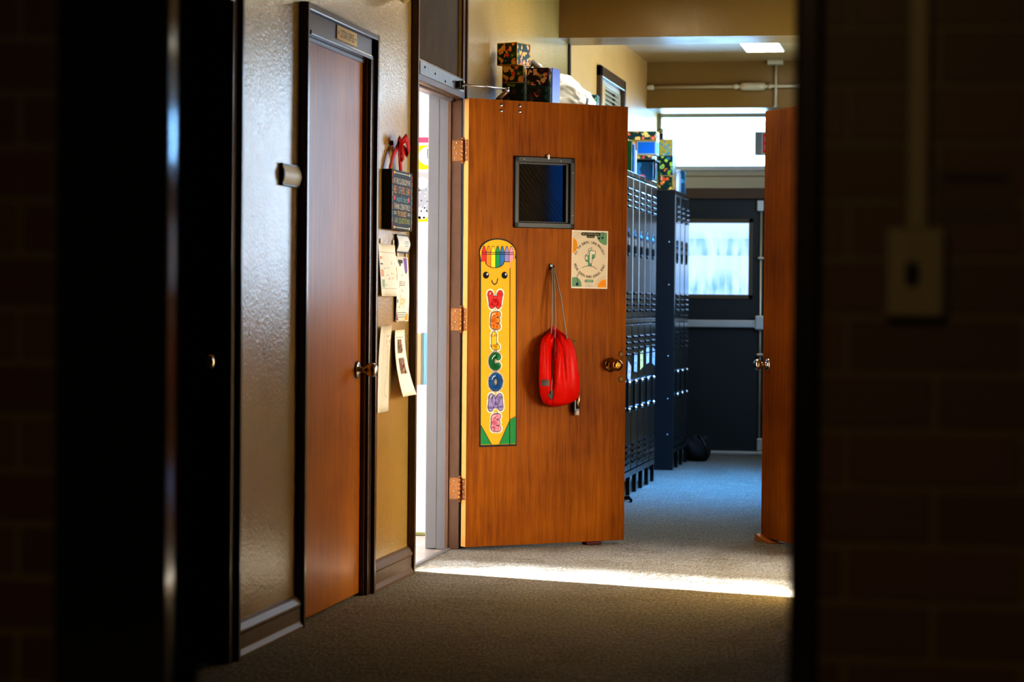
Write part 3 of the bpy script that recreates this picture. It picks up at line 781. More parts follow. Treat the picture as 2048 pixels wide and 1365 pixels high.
for i in range(24):
    for dx, thk in ((-.215, .0007), (.215, .00018)):
        L = clip_line(v0-.24+i*.0235, dx)
        if L and L[1][0]-L[0][0] > .004:
            mb.cyl((L[0][0], .0165, L[0][1]), (L[1][0], .0165, L[1][1]), thk, 5)
build(mb, 'wire_grid', wire, vf, kind='stuff')
for (x, z) in ((v0+.03, v3+.006), (v1-.06, v3+.004), (v1+.008, v3-.05), (v1+.007, v2+.045)):
    build(MB().lathe([(.0035, 0), (.003, .002), (0, .003)], (x, -.010, z), (0, -1, 0), 8), 'screw', M['chrome'], vf)
build(MB().box((.424-.006, -.016, 1.848), (.424+.006, 0, 1.872), .004), 'adhesive_hook', M['white'], d3)
for x in (.172, .272):
    for z in (2.095, 2.068):
        build(MB().lathe([(.0085, 0), (.008, .003), (.004, .005), (0, .0055)], (x, 0, z), (0, -1, 0), 14), 'bolt', M['steel'], d3)
kb = build(MB().lathe([(.0345, 0), (.0355, .004), (.031, .010), (.021, .013), (.017, .02), (.0155, .034), (.023, .042), (.0285, .052), (.0285, .066), (.024, .074), (.012, .078), (0, .078)], (.786, 0, .868), (0, -1, 0), 32), 'doorknob', M['brass'], d3)
build(MB().lathe([(.0095, 0), (.0095, .003), (.007, .004), (0, .0045)], (.786, -.077, .868), (0, -1, 0), 18, mat=M['gold']), 'keyhole', None, kb)
for z in (.919, .799):
    lc = build(MB().lathe([(.0145, 0), (.0145, .003), (.010, .005), (.009, .0035), (.006, .0035), (0, .007)], (.846, 0, z), (0, -1, 0), 20), 'lock_cylinder', plain('dull_brass', (.20, .12, .045), .5, .8), d3)
# hinges: leaf on the jamb, leaf on the door edge, barrel
for z0, z1 in ((1.828, 1.927), (1.032, 1.137), (.237, .337)):
    hg = build(MB().box((X0-.004, .004, z0), (X0-.0014, T3-.001, z1)), 'hinge', M['bronze'], d3)
    mbb = MB()
    for j in range(5):
        a = z0+(z1-z0)*j/5; b = z0+(z1-z0)*(j+1)/5-.0015
        mbb.cyl((X0-.010, T3-.003, a), (X0-.010, T3-.003, b), .0072, 14)
    mbb.lathe([(.004, 0), (.006, .006), (.004, .012), (0, .013)], (X0-.010, T3-.003, z1), (0, 0, 1), 12)
    mbb.lathe([(.004, 0), (.006, .006), (.004, .012), (0, .013)], (X0-.010, T3-.003, z0), (0, 0, -1), 12)
    build(mbb, 'barrel', M['bronze'], hg)
    for j in range(4):
        build(MB().lathe([(.0042, 0), (.003, .0015), (0, .0018)], (X0-.004, .012+.010*(j % 2), z0+.013+(z1-z0-.026)*j/3), (-1, 0, 0), 10), 'screw', M['chrome'], hg)
# jamb halves of the hinges belong to the frame
for z0, z1 in ((1.828, 1.927), (1.032, 1.137), (.237, .337)):
    hj = build(MB().box((WX-.040, D3[1]-.0035, z0), (WX+.010, D3[1]-.001, z1)), 'hinge_leaf', M['bronze'], f3)
    for j in range(4):
        build(MB().lathe([(.0045, 0), (.003, .0015), (0, .0018)], (WX-.026+.010*(j % 2), D3[1]-.0035, z0+.013+(z1-z0-.026)*j/3), (0, -1, 0), 10), 'screw', M['chrome'], hj)
# overhead holder arm from the transom bar to the door
arm = empty('door_closer', 'thin steel holder arm from the frame to the door top', 'door closer', (WX+.016, D3[1]-.16, 2.17))
build(MB().box((-.002, -.05, -.018), (.022, .03, .016), .004).cyl((.02, -.01, -.02), (.02, -.01, .02), .014), 'bracket', M['trim_dark'], arm)
# arm runs to a point over the leaf
def door_pt(x, y, z): return Vector((HX+x*math.cos(HA)-y*math.sin(HA), HY+x*math.sin(HA)+y*math.cos(HA), z))
e = door_pt(.215, .022, 2.17)-Vector(arm.location)
build(MB().cyl((.03, 0, .004), (e.x, e.y, .004), .0042, 10).cyl((e.x*.5, e.y*.5, .004), (e.x*.6, e.y*.6, .004), .0065, 10), 'rod', M['steel'], arm)
build(MB().cyl((e.x, e.y, -.012), (e.x, e.y, .012), .009, 12), 'pivot', M['steel'], arm)
e2 = door_pt(.165, .03, 2.125)-Vector(arm.location)
mbb = MB(); mbb.tube([(e.x, e.y, -.004), (e.x+(e2.x-e.x)*.2, e.y+(e2.y-e.y)*.2, -.012), (e2.x, e2.y, -.05)], .011, 6, flatten=.5)
build(mbb, 'shoe', plain('shoe_bronze', (.32, .2, .14), .4, .7), arm)
# kick-down stop, mostly behind the bag
ks = build(MB().box((.566, -.03, .645), (.60, -.004, .745), .004, mat=M['black']).cyl((.588, -.034, .66), (.588, -.034, .74), .008, mat=plain('pale_brass', (.75, .55, .3), .25, 1.)), 'kick_down_stop', None, d3)
build(MB().cyl((.585, -.024, .629), (.585, -.024, .652), .0115, 14), 'rubber_tip', plain('grey_rubber', (.52, .47, .44), .6), ks)
build(MB().box((.652, -.014, .0), (.735, .03, .0165), .004), 'door_wedge', M['maroon'], None, 'maroon rubber wedge under the open classroom door', 'door wedge', loc=(HX, HY, 0), rz=HA)

def on_door(x, z, y=-.0005):
    return tuple(door_pt(x, y, z))

# ---- welcome banner
BW, BH = .19, .975
U = lambda u: (u-62)*BW/220
V = lambda v: (1335-v)*BH/1275
YEL, BLK, GRN, PALE = (.88, .43, .0), (.006, .006, .012), (.0, .26, .06), (.78, .74, .66)
bn = empty('welcome_banner', 'tall yellow crayon box banner reading WELCOME on the door', 'banner', on_door(.072, .489), HA)
bn.rotation_euler = (Matrix.Rotation(HA, 3, 'Z') @ Matrix.Rotation(math.radians(-.45), 3, 'Y')).to_euler()
mb = MB()
dome = [(U(56), V(190)), (U(54), V(142))]
dome += [(U(170)-U(0)-U(0)+U(0) if False else U(170-116*math.cos(a)), V(140-84*math.sin(a))) for a in [PI*i/16 for i in range(17)]]
dome += [(U(288), V(168))]
outline = [(U(58), 0-.004), (U(58), V(195))]+dome[1:]+[(U(290), -.004)]
mb.prism(outline, 'y', 0, -.0012, mat=flat(BLK))
def lay(mb, pts, d, c): mb.prism(pts, 'y', -.001, -.0012-d, mat=flat(c))
shr = lambda pts, k: [(x+(BW/2-x)*k, z+(BH/2-z)*k*.25) for x, z in pts]
lay(mb, shr([(U(64), V(192))]+dome[1:-1]+[(U(281), V(176))], .05), .0003, (.86, .44, .0))
front = [(U(66), V(1328)), (U(66), V(200)), (U(94), V(200))]+[(U(150-58*math.cos(a)), V(200+38*math.sin(a))) for a in [PI*i/10 for i in range(11)]]+[(U(243), V(200)), (U(243), V(1328))]
lay(mb, [(U(70), V(140)), (U(270), V(140)), (U(270), V(240)), (U(70), V(240))], .0005, BLK)
build(mb, 'board', None, bn)
cc = [(.85, .02, .02), (.95, .27, .0), (.95, .72, .02), (.0, .30, .08), (.02, .18, .55), (.33, .27, .6), (.95, .33, .48)]
for i, c in enumerate(cc):
    u0 = 72+i*28.3; u1 = u0+25.5; um = (u0+u1)/2
    m2 = MB()
    m2.prism([(U(u0), V(240)), (U(u1), V(240)), (U(u1), V(141)), (U(um+3.5), V(108)), (U(um-3.5), V(108)), (U(u0), V(141))], 'y', -.0016, -.0024, mat=flat(c))
    m2.prism([(U(u0-1.6), V(240)), (U(u1+1.6), V(240)), (U(u1+1.6), V(140)), (U(um+5), V(104)), (U(um-5), V(104)), (U(u0-1.6), V(140))], 'y', -.0014, -.0020, mat=flat(BLK))
    for vv in (143, 154):
        m2.prism([(U(u0), V(vv+2.2)), (U(u1), V(vv+2.2)), (U(u1), V(vv-2.2)), (U(u0), V(vv-2.2))], 'y', -.0023, -.0026, mat=flat(BLK))
    build(m2, 'crayon', None, bn)
m2 = MB()
sol = lambda pts, a, b, c: m2.prism(pts, 'y', -a, -b, mat=flat(c))
sol(front, .0012, .0030, YEL)
sol([(U(248), V(1328)), (U(248), V(200)), (U(281), V(178)), (U(283), V(1328))], .0012, .0030, (.82, .39, .0))
# black rim that follows the scooped top edge
rim = front[1:-1]
for (x0, z0), (x1, z1) in zip(rim[1:], rim[2:]):
    L = math.hypot(x1-x0, z1-z0); nx, nz = -(z1-z0)/L*.0016, (x1-x0)/L*.0016
    sol([(x0+nx, z0+nz), (x0-nx, z0-nz), (x1-nx, z1-nz), (x1+nx, z1+nz)], .0029, .0032, BLK)
sol([(U(66), V(1326)), (U(66), V(1208)), (U(131), V(1326))], .0029, .0033, GRN)
sol([(U(181), V(1326)), (U(243), V(1187)), (U(243), V(1326))], .0029, .0033, GRN)
sol([(U(248), V(1326)), (U(248), V(1178)), (U(282), V(1160)), (U(283), V(1326))], .0029, .0033, GRN)
for a, b in (((66, 1206), (133, 1328)), ((179, 1328), (244, 1183)), ((247, 1176), (283, 1156))):
    x0, z0, x1, z1 = U(a[0]), V(a[1]), U(b[0]), V(b[1])
    L = math.hypot(x1-x0, z1-z0); nx, nz = -(z1-z0)/L*.0013, (x1-x0)/L*.0013
    sol([(x0+nx, z0+nz), (x0-nx, z0-nz), (x1-nx, z1-nz), (x1+nx, z1+nz)], .0032, .0036, BLK)
build(m2, 'box_front', None, bn)
def blob(name, layers, y0=-.0032):
    """stack of rounded strokes: (strokes, radius, colour) from back to front"""
    S = Sheet.__new__(Sheet); S.mb = MB(); S.y = y0; S.step = .0003
    for strokes, r, c in layers:
        for st in strokes: S.stroke([(U(a), V(b)) for a, b in st], r, c)
        S.up()
    me = bpy.data.meshes.new(name); S.mb.bm.to_mesh(me); S.mb.bm.free()
    return link(name, me, S.mb.mats, bn)
for u in (96, 211):
    blob('eye', [([[(u, 283), (u, 284)]], .0165, BLK), ([[(u+8, 277), (u+8, 278)]], .0052, (.85, .85, .85))])
blob('mouth', [([[(132, 316), (136, 330), (150, 341), (163, 330), (168, 305)]], .0024, BLK)])
def ell(cx, cy, a, b, t0, t1, n=18):
    return [(cx+a*math.cos(t0+(t1-t0)*i/n), cy-b*math.sin(t0+(t1-t0)*i/n)) for i in range(n+1)]
letters = [
 ([[(122, 396), (133, 472), (153, 428), (172, 472), (184, 394)]], cc[0], [[(120, 402), (124, 392)]]),
 ([[(172, 524), (142, 528), (140, 597), (171, 600)], [(141, 562), (168, 562)]], cc[1], [[(132, 535), (141, 522), (152, 519)]]),
 ([[(146, 648), (146, 725), (166, 726)]], (.9, .52, .0), [[(140, 655), (143, 645)]]),
 ([ell(155, 814, 24, 37, .75, 5.5)], cc[3], [[(134, 800), (142, 784), (154, 777)]]),
 ([ell(157, 941, 27, 39, 0, 2*PI)], cc[4], [[(134, 925), (142, 908), (154, 903)]]),
 ([[(126, 1105), (130, 1030), (157, 1085), (182, 1030), (188, 1102)]], cc[5], [[(124, 1040), (130, 1025)]]),
 ([[(174, 1154), (146, 1158), (144, 1228), (176, 1230)], [(145, 1192), (170, 1192)]], cc[6], [[(136, 1165), (145, 1152), (156, 1149)]]),
]
for st, c, hi in letters:
    blob('letter', [(st, .0225, PALE), (st, .0150, BLK), (st, .0122, c), (hi, .0017, (.9, .88, .85))])

# ---- circular song poster
PW, PH = .203, .279
S = Sheet(PW, PH, (.74, .66, .52), .0012)
tan = (.74, .66, .52)
S.rect(.0, .0, PW, .006, (.82, .78, .7)); S.rect(0, PH-.006, PW, PH, (.82, .78, .7)); S.rect(0, 0, .004, PH, (.82, .78, .7)); S.rect(PW-.006, 0, PW, PH, (.82, .78, .7))
gr = (.18, .36, .20)
S.poly([(.133, PH-.008), (.197, PH-.008), (.197, PH-.064)]+[(.197-.062*math.sin(a)-.0, PH-.008-.062*math.cos(a)*.98) for a in [PI/2*i/10 for i in range(1, 10)]], gr)
S.poly([(.004, .008), (.058, .008)]+[(.02+.038*math.cos(a), .014+.040*math.sin(a)) for a in [PI*.5*i/8 for i in range(0, 9)]]+[(.004, .05)], gr)
S.poly([(.004, .168)]+[(.004+.029*math.cos(a), .205+.037*math.sin(a)) for a in [-PI/2+PI*i/12 for i in range(13)]], (.86, .36, .01))
S.poly([(.148, .006), (.196, .006), (.196, .044)]+[(.185-.037*math.sin(a), .008+.036*math.cos(a)) for a in [PI/2*i/8 for i in range(8)]], (.86, .36, .01))
for r in (.010, .018, .026):
    S.stroke([(.022+r*math.cos(a), .258+r*.8*math.sin(a)) for a in [2*PI*i/20 for i in range(21)] if .258+r*.8*math.sin(a) < .274 and .022+r*math.cos(a) > .003], .0004, (.45, .38, .33), False)
for r in (.042, .050):
    S.stroke([(.19+r*math.cos(a)*1.1, .01+r*math.sin(a)) for a in [PI*.5+PI*.5*i/12 for i in range(13)]], .0005, (.3, .24, .3), False)
S.up()
S.stroke([(.058, PH-.017), (.150, PH-.017)], .0075, (.02, .028, .018)); S.stroke([(.088, PH-.029), (.122, PH-.029)], .0062, (.02, .028, .018))
for r in (.010, .018, .026):
    S.stroke([(.185+r*math.cos(a), .012+r*math.sin(a)*.8) for a in [PI*.2+PI*.75*i/12 for i in range(13)] if .185+r*math.cos(a) < .195], .0006, (.6, .22, .0), False)
S.disc(.010, .206, .019, (.7, .32, .0), rz=.028, a0=-PI/2, a1=PI/2)
S.stroke([(.081, .036), (.118, .036)], .007, (.22, .42, .26)); S.disc(.1, .006, .024, (.62, .6, .52), rz=.018, a0=0, a1=PI)
S.up()
S.text('FIRST LUTHERAN SCHOOL', .056, PH-.0205, .152, PH-.0135, (.62, .55, .36)); S.text('2025-2026', .087, PH-.0315, .123, PH-.0260, (.62, .55, .36))
S.text('PSALM 98:4', .079, .0335, .120, .0388, (.75, .75, .62))
ink = (.06, .055, .05)
CXp, CZp = .101, .140
S.arc_text('ALL THE EARTH, SING PRAISES!', CXp, CZp, .077, .0175, PI/2, 2.62, ink)
S.arc_text('BREAK FORTH INTO JOYOUS SONG!', CXp, CZp, .090, .0175, -PI/2, 2.62, ink, True)
nv = (.01, .035, .10)
for x, z in ((.152, .243), (.171, .245)): S.disc(x, z, .0055, nv)
S.stroke([(.157, .244), (.158, .268), (.176, .272), (.176, .246)], .0010, nv)
S.disc(.033, .020, .008, nv); S.stroke([(.039, .02), (.031, .060), (.040, .068), (.041, .076)], .0011, nv)
# cross drawn in perspective on a hill
S.stroke([(.060, .098), (.075, .106), (.1, .109), (.125, .105), (.142, .094)], .0010, ink)
g2 = (.13, .36, .22)
S.poly([(.094, .108), (.110, .108), (.110, .186), (.094, .186)], g2); S.poly([(.078, .130), (.094, .128), (.094, .160), (.078, .158)], g2); S.poly([(.110, .140), (.127, .146), (.127, .176), (.110, .172)], g2)
S.up()
S.poly([(.102, .122), (.111, .122), (.114, .176), (.108, .183), (.101, .176)], (.8, .76, .66)); S.poly([(.078, .140), (.089, .137), (.089, .154), (.078, .155)], (.8, .76, .66)); S.poly([(.112, .164), (.130, .166), (.130, .180), (.112, .177)], (.8, .76, .66))
S.poly([(.088, .160), (.096, .165), (.096, .190), (.110, .196), (.104, .186), (.098, .182)], (.8, .76, .66))
S.stroke([(.094, .107), (.094, .128), (.084, .132), (.076, .142), (.076, .158), (.094, .170), (.095, .190), (.112, .197), (.112, .182), (.133, .181), (.130, .152), (.116, .146), (.111, .118), (.111, .108)], .0009, ink)
S.done('poster', None, 'tan song poster with circular text and a green cross', 'poster', loc=on_door(.560, 1.237), rz=HA, roll=math.radians(.4))

# ---- red drawstring bag hanging on the door
bgx = lambda x: .386+(x-1076)*.0028
bgz = lambda y: .795+(760-y)*.002417
prof = [(812.5, 1101, 1108), (809, 1092, 1122), (804.5, 1086, 1140), (799, 1082, 1149), (790, 1079, 1154), (778, 1077, 1155.8), (765, 1076, 1156), (745, 1075.6, 1153.5), (722, 1076, 1151), (705, 1076.8, 1148), (692, 1077.5, 1145), (683, 1078.5, 1139), (676, 1081, 1133), (668, 1088, 1123), (662, 1095, 1115), (657, 1098, 1110), (652, 1099, 1108)]
def bag_mesh():
    mb = MB(); bm = mb.bm; N = 96; rings = []
    for yp, xl, xr in prof:
        ring = []
        z = bgz(yp); a = bgx(xl); b = bgx(xr); c = (a+b)/2; h = (b-a)/2
        t = (z-.668)/(1.056-.668)
        dep = .105*math.sin(PI*min(1, max(.03, .14+t*.86)))**.75*min(1, h/.05)+.012
        for k in range(N):
            q = 2*PI*k/N
            cx, sy = math.cos(q), math.sin(q)
            ex = math.copysign(abs(cx)**.8, cx)
            xa = c+ex*h
            out = dep/2-sy*dep/2                      # distance off the door, 0 at the back
            up = max(0, t-.1)
            # gathers fan out of the drawstring mouth and soften further down
            w = (xa-c)/max(h, .01)
            fold = (.012*math.sin(w*17+1.3*math.sin(w*5))+.008*math.sin(w*8+t*3))*up**1.2
            crease = -.034*math.exp(-((xa-(bgx(1105)-.018*(1-t)))/.013)**2)*min(1, .25+1.5*t)*(1 if t < .85 else .4)
            nn = noise.noise(Vector((xa*16, z*7, .3)))*.020+noise.noise(Vector((xa*34, z*12, 1.3)))*.008
            if sy < .2: out += fold+crease+nn
            out = max(.002, out)
            ring.append(bm.verts.new((xa-.50*out*min(1, h/.08), -out, z)))
        rings.append(ring)
    for r1, r2 in zip(rings, rings[1:]):
        for k in range(N):
            f = bm.faces.new((r1[k], r1[(k+1) % N], r2[(k+1) % N], r2[k])); f.smooth = True
    bm.faces.new(rings[0]); bm.faces.new(rings[-1])
    return mb
from mathutils.bvhtree import BVHTree
bag = empty('drawstring_bag', 'red nylon drawstring bag hanging by grey cords on the door', 'bag', (HX, HY, 0), HA)
bmb = bag_mesh()
bvh = BVHTree.FromBMesh(bmb.bm)
def on_bag(xpx, ypx, off=.004):
    """point on the bag front that shows at the given place of the door plane (shifted for its depth)"""
    z = bgz(ypx); xa = bgx(xpx); best = None
    for i in range(121):
        h_ = bvh.ray_cast(Vector((xa-.13+.0012*i, -.5, z)), Vector((0, 1, 0)))[0]
        if h_ is None: continue
        e_ = abs(h_.x-.58*h_.y-xa)
        if best is None or e_ < best[0]: best = (e_, h_)
    if best is None: return Vector((xa, -.01, z))
    return best[1]+Vector((0, -off, 0))
bb = build(bmb, 'bag_body', M['red_fab'], bag)
sm = bb.modifiers.new('smooth', 'SUBSURF'); sm.levels = 1; sm.render_levels = 2
HKX, HKZ = .447, 1.337
for ptsx in ([(HKX-.003, -.022, HKZ), tuple(on_bag(1099, 668, .012)+Vector((0, 0, .06))), tuple(on_bag(1099.5, 668, .003))],
             [(HKX+.003, -.024, HKZ), tuple(on_bag(1106, 672, .012)+Vector((0, 0, .08))), tuple(on_bag(1107, 676, .003))],
             [(HKX+.005, -.02, HKZ), (bgx(1116)-.01, -.03, 1.19), tuple(on_bag(1131, 678, .002))]):
    build(MB().tube(ptsx, .0034, 8), 'cord', M['cord'], bag)
build(MB().tube([tuple(on_bag(x_, y_, .004)) for x_, y_ in ((1107, 678), (1106.5, 700), (1105, 722), (1103, 745), (1101, 765), (1099.5, 783))], .003, 8), 'cord', M['cord'], bag)
mb = MB(); vs = []; rows = 8
for i in range(rows+1):
    for j in (0, 1):
        vs.append(mb.bm.verts.new(on_bag(1078+18*i/rows, 757+j*12, .004)))
for i in range(rows):
    mb.bm.faces.new((vs[2*i], vs[2*i+2], vs[2*i+3], vs[2*i+1]))
build(mb, 'reflective_strip', M['reflect'], bag)
mb = MB()
cp = [mb.bm.verts.new(on_bag(x_, y_, .005)) for x_, y_ in ((1094, 787), (1101, 798.5), (1104.5, 790), (1104, 777), (1099.5, 781))]
mb.bm.faces.new(cp)
build(mb, 'corner_patch', M['reflect'], bag)
gp = on_bag(1099.5, 783, .004)
build(MB().lathe([(.006, 0), (.006, .004), (.003, .005), (.003, .006)], gp, (0, -1, 0), 12), 'grommet', M['black'], bag)
build(MB().box((bgx(1140), -.03, bgz(684)), (bgx(1143.5), -.022, bgz(680)), .002), 'tab', plain('olive_tab', (.12, .14, .02), .6), bag)
build(MB().box((HKX-.008, -.006, HKZ-.012), (HKX+.01, 0, HKZ+.014), .003).tube([(HKX, -.004, HKZ-.004), (HKX, -.022, HKZ-.008), (HKX, -.030, HKZ), (HKX, -.030, HKZ+.008)], .0035, 8), 'wall_hook', M['trim_dark'], None, 'small dark hook on the door holding the red bag', 'hook', loc=(HX, HY, 0), rz=HA)

# ------------------------------------------------------------------ right-hand open door
ang = math.atan2(.883, -.47)
dl = .93
lx, ly = -.900, 11.975            # latch edge
hx, hy = lx+.47*dl, ly-.883*dl
d4 = empty('door_4', 'orange wood door standing open on the right side', 'door', (hx, hy, 0), ang, kind='structure')
# local x runs hinge -> latch; the face towards the hall is local +y
build(MB().box((0, -.0225, .018), (dl, .0225, 2.12), .003), 'leaf', M['oak'], d4)
K = [(.030, 0), (.031, .004), (.024, .009), (.0115, .012), (.0105, .032), (.018, .038), (.0265, .050), (.0275, .058), (.023, .070), (.011, .075), (0, .076)]
build(MB().lathe(K, (dl-.068, .0225, .872), (0, 1, 0), 32), 'doorknob', M['chrome'], d4)
build(MB().lathe(K, (dl-.068, -.0225, .872), (0, -1, 0), 32), 'doorknob', M['chrome'], d4)
for z in (1.88, 1.08, .29):
    build(MB().cyl((-.006, -.028, z-.05), (-.006, -.028, z+.05), .008), 'hinge', M['bronze'], d4)
mb = MB().prism([(dl+.012, 0), (dl+.016, .030), (dl-.0, .034), (dl-.06, .018), (dl-.17, .004), (dl-.17, 0)], 'y', -.03, .05)
build(mb, 'door_wedge', plain('wedge_wood', (.42, .17, .03), .45, bump=.1, bscale=40, vary=.2), None, 'worn wooden wedge under the right-hand open door', 'door wedge', loc=(hx, hy, 0), rz=ang)
mb = MB()
mb.box((RX-.018, R1[0]-.08, 0), (RX+.002, R1[0], 2.2), .003).box((RX-.018, R1[1], 0), (RX+.002, R1[1]+.08, 2.2), .003).box((RX-.018, R1[0]-.08, R1[2]), (RX+.002, R1[1]+.08, 2.21), .003)
struct(mb, 'trim_12', M['trim'], 'brown casing of the right-hand doorway', 'door frame')

# ------------------------------------------------------------------ things on the left wall
def on_wall(y, z, off=.0006): return (WX+off, y, z)
# curved room-sign holders
def sign_holder(y, z, label, rows):
    o = empty('sign_holder', label, 'sign holder', on_wall(y, z, 0), PI/2)
    L, H, Dp = .235, .072, .013
    arc = [(0, 0), (-.006, 0)]+[(-.006-Dp*math.sin(PI*i/12)*.8, H*i/12) for i in range(13)]+[(-.006, H), (0, H)]
    mb = MB(); mb.prism([(a, b) for a, b in arc], 'x', 0, .012, mat=M['black']); mb.prism(arc, 'x', L-.012, L, mat=M['black'])
    mb.box((.0, -.012, H-.003), (L, 0, H+.002), mat=M['black']); mb.box((0, -.012, -.002), (L, 0, .003), mat=M['black'])
    build(mb, 'frame', None, o)
    S = Sheet(L-.022, H-.004, (.6, .62, .62), .001, nz=14, mat=M['silver_face'])
    for (x0, z0, x1, z1, c) in rows: S.rect(x0, z0, x1, z1, c)
    S.bend(lambda x, z: (0, -.0058-Dp*.8*math.sin(PI*min(1, max(0, z/(H-.004)))), 0))
    S.done('curved_insert', o, loc=(.011, 0, .002))
    return o
sign_holder(8.052, 1.566, 'curved silver sign holder with black ends left of closet door', [])
g_ = (.3, .34, .38)
sign_holder(9.795, 1.372, 'curved room sign holder below the chalkboard style sign', [(.12, .042, .185, .046, g_), (.11, .034, .19, .038, g_), (.04, .02, .09, .05, (.5, .56, .6)), (.12, .024, .175, .027, g_)])

# chalkboard style sign
SW, SHh = .375, .245
cb = empty('classroom_sign', 'black classroom rules sign hung on a red ribbon', 'sign', on_wall(9.572, 1.460, 0), PI/2)
build(MB().box((0, -.040, 0), (SW, -.001, SHh), .002), 'board', plain('chalk_black', (.012, .013, .02), .4), cb)
S = Sheet(SW-.004, SHh-.004, (.008, .010, .022), .0008)
W_ = SW-.004
def row(t, z0, z1, c, x0=.03, x1=.33): S.text(t, x0, z0, x1, z1, c)
cream = (.62, .58, .46)
row('IN THIS CLASSROOM WE', .186, .210, cream)
words_ = [('H', (.7, .22, .04)), ('E', (.75, .4, .03)), ('L', (.4, .4, .03)), ('P', (.65, .06, .06)), (' ', cream), ('O', (.75, .42, .03)), ('T', (.25, .4, .3)), ('H', (.25, .45, .4)), ('E', (.6, .12, .07)), ('R', (.75, .25, .05)), ('S', (.75, .42, .03)), (' ', cream), ('L', (.12, .3, .35)), ('E', (.35, .4, .06)), ('A', (.75, .45, .03)), ('R', (.7, .25, .08)), ('N', (.6, .05, .08))]
for i, (ch, c) in enumerate(words_):
    if ch != ' ': S.text(ch, .028+i*.0182, .148, .043+i*.0182, .177, c)
S.text('work hard', .075, .113, .290, .141, (.12, .32, .38), .25)
S.text('THINK CREATIVELY', .035, .083, .335, .106, cream)
S.text('TRY OUR BEST', .100, .055, .265, .076, (.75, .42, .05))
S.text('ASK QUESTIONS', .045, .022, .325, .048, (.34, .38, .01))
for x in (.045, .305): S.disc(x, .128, .012, (.8, .06, .06), rz=.010)
for x in (.035, .285):
    for z in (.062, .069): S.rect(x, z, x+.045, z+.0025, cream)
for z in (.006, .229):
    S.rect(.05, z, .30, z+.004, (.42, .44, .36)); S.disc(.04, z+.002, .011, (.8, .5, .05), rz=.006); S.disc(.318, z+.002, .011, (.65, .6, .08), rz=.006)
for x in (.002, W_-.010):
    for k, c in enumerate([(.75, .04, .04), (.75, .3, .1), (.2, .42, .42), (.5, .5, .45), (.2, .42, .42), (.75, .2, .05), (.2, .42, .42), (.4, .5, .5)]):
        S.rect(x, .21-k*.026, x+.007, .231-k*.026, c)
S.rect(.002, .008, .009, .026, (.8, .02, .02)); S.rect(W_-.010, .008, W_-.003, .026, (.8, .02, .02))
S.done('printed_face', cb, loc=(.002, -.0402, .002))
# ribbon: two straps, knot and loops
rb = MB()
def strap(pts, w):
    """flat ribbon following pts, facing outwards"""
    vv = []
    for i, p in enumerate(pts):
        p = Vector(p); t = (Vector(pts[min(i+1, len(pts)-1)])-Vector(pts[max(i-1, 0)])).normalized()
        s_ = t.cross(Vector((0, 1, .15))).normalized()*w/2
        vv.append((rb.bm.verts.new(p-s_), rb.bm.verts.new(p+s_)))
    for a, b in zip(vv, vv[1:]):
        f = rb.bm.faces.new((a[0], b[0], b[1], a[1])); f.smooth = True
KX, KZ = .145, .345
strap([(.035, -.02, SHh-.002), (.08, -.022, .295), (KX, -.028, KZ)], .036)
strap([(.245, -.02, SHh-.002), (.205, -.024, .30), (KX+.03, -.03, KZ)], .040)
strap([(KX+.02, -.03, KZ), (KX-.02, -.045, KZ+.025), (KX-.03, -.04, KZ+.005+.03), (KX+.0, -.03, KZ-.005)], .034)
strap([(KX, -.03, KZ), (KX+.02, -.06, KZ+.035), (KX+.09, -.05, KZ+.028), (KX+.15, -.045, KZ-.012), (KX+.16, -.035, KZ-.024)], .036)
strap([(KX+.16, -.035, KZ-.024), (KX+.11, -.03, KZ-.005), (KX+.05, -.032, KZ-.002)], .030)
strap([(KX+.06, -.03, KZ+.01), (KX+.08, -.035, KZ-.03), (KX+.09, -.032, KZ-.055)], .034)
ro = build(rb, 'ribbon', M['ribbon'], cb)
so = ro.modifiers.new('solid', 'SOLIDIFY'); so.thickness = .0018
build(MB().box((KX-.0, -.010, KZ+.004), (KX+.008, 0, KZ+.024), .003), 'wall_hook', plain('clear_hook', (.45, .36, .2), .3), None, 'small clear hook on the wall holding the red ribbon', 'hook', loc=on_wall(9.572, 1.460, 0), rz=PI/2)

# calendar page
pap = (.80, .79, .76)
S = Sheet(.30, .212, pap, .0008, nx=6, nz=8)
for i in range(16): S.rect(.006+i*.018, .177, .015+i*.018, .180, (.25, .24, .22)); S.rect(.02+i*.0165, .030, .029+i*.0165, .033, (.3, .28, .25))
S.rect(.055, .150, .26, .160, (.42, .42, .4)); S.rect(.01, .150, .035, .162, (.75, .4, .3)); S.rect(.008, .128, .04, .134, (.15, .17, .2)); S.rect(.012, .08, .045, .108, (.75, .45, .36)); S.rect(.018, .036, .05, .068, (.35, .5, .45))
for x, z, w in ((.17, .13, .008), (.24, .128, .008)): S.rect(x, z, x+w, z+.012, (.2, .2, .2))
for x, z in ((.05, .112), (.1, .115), (.08, .085), (.10, .068), (.06, .045)): S.rect(x, z, x+.03, z+.0022, (.3, .3, .3))
for x, z in ((.165, .09), (.17, .07), (.12, .072), (.2, .073)): S.rect(x, z, x+.012, z+.006, (.6, .2, .1))
for x in (.205, .22): S.rect(x, .09, x+.01, .094, (.3, .3, .3))
S.bend(lambda x, z: (.02*(1-z/.212)*(1-x/.3), -.012*(1-z/.212)-.01*math.sin(x/.3*PI), 0))
S.done('calendar_page', None, 'printed calendar sheet taped above and right of closet knob', 'paper', loc=on_wall(9.498, 1.187, .002), rz=PI/2)
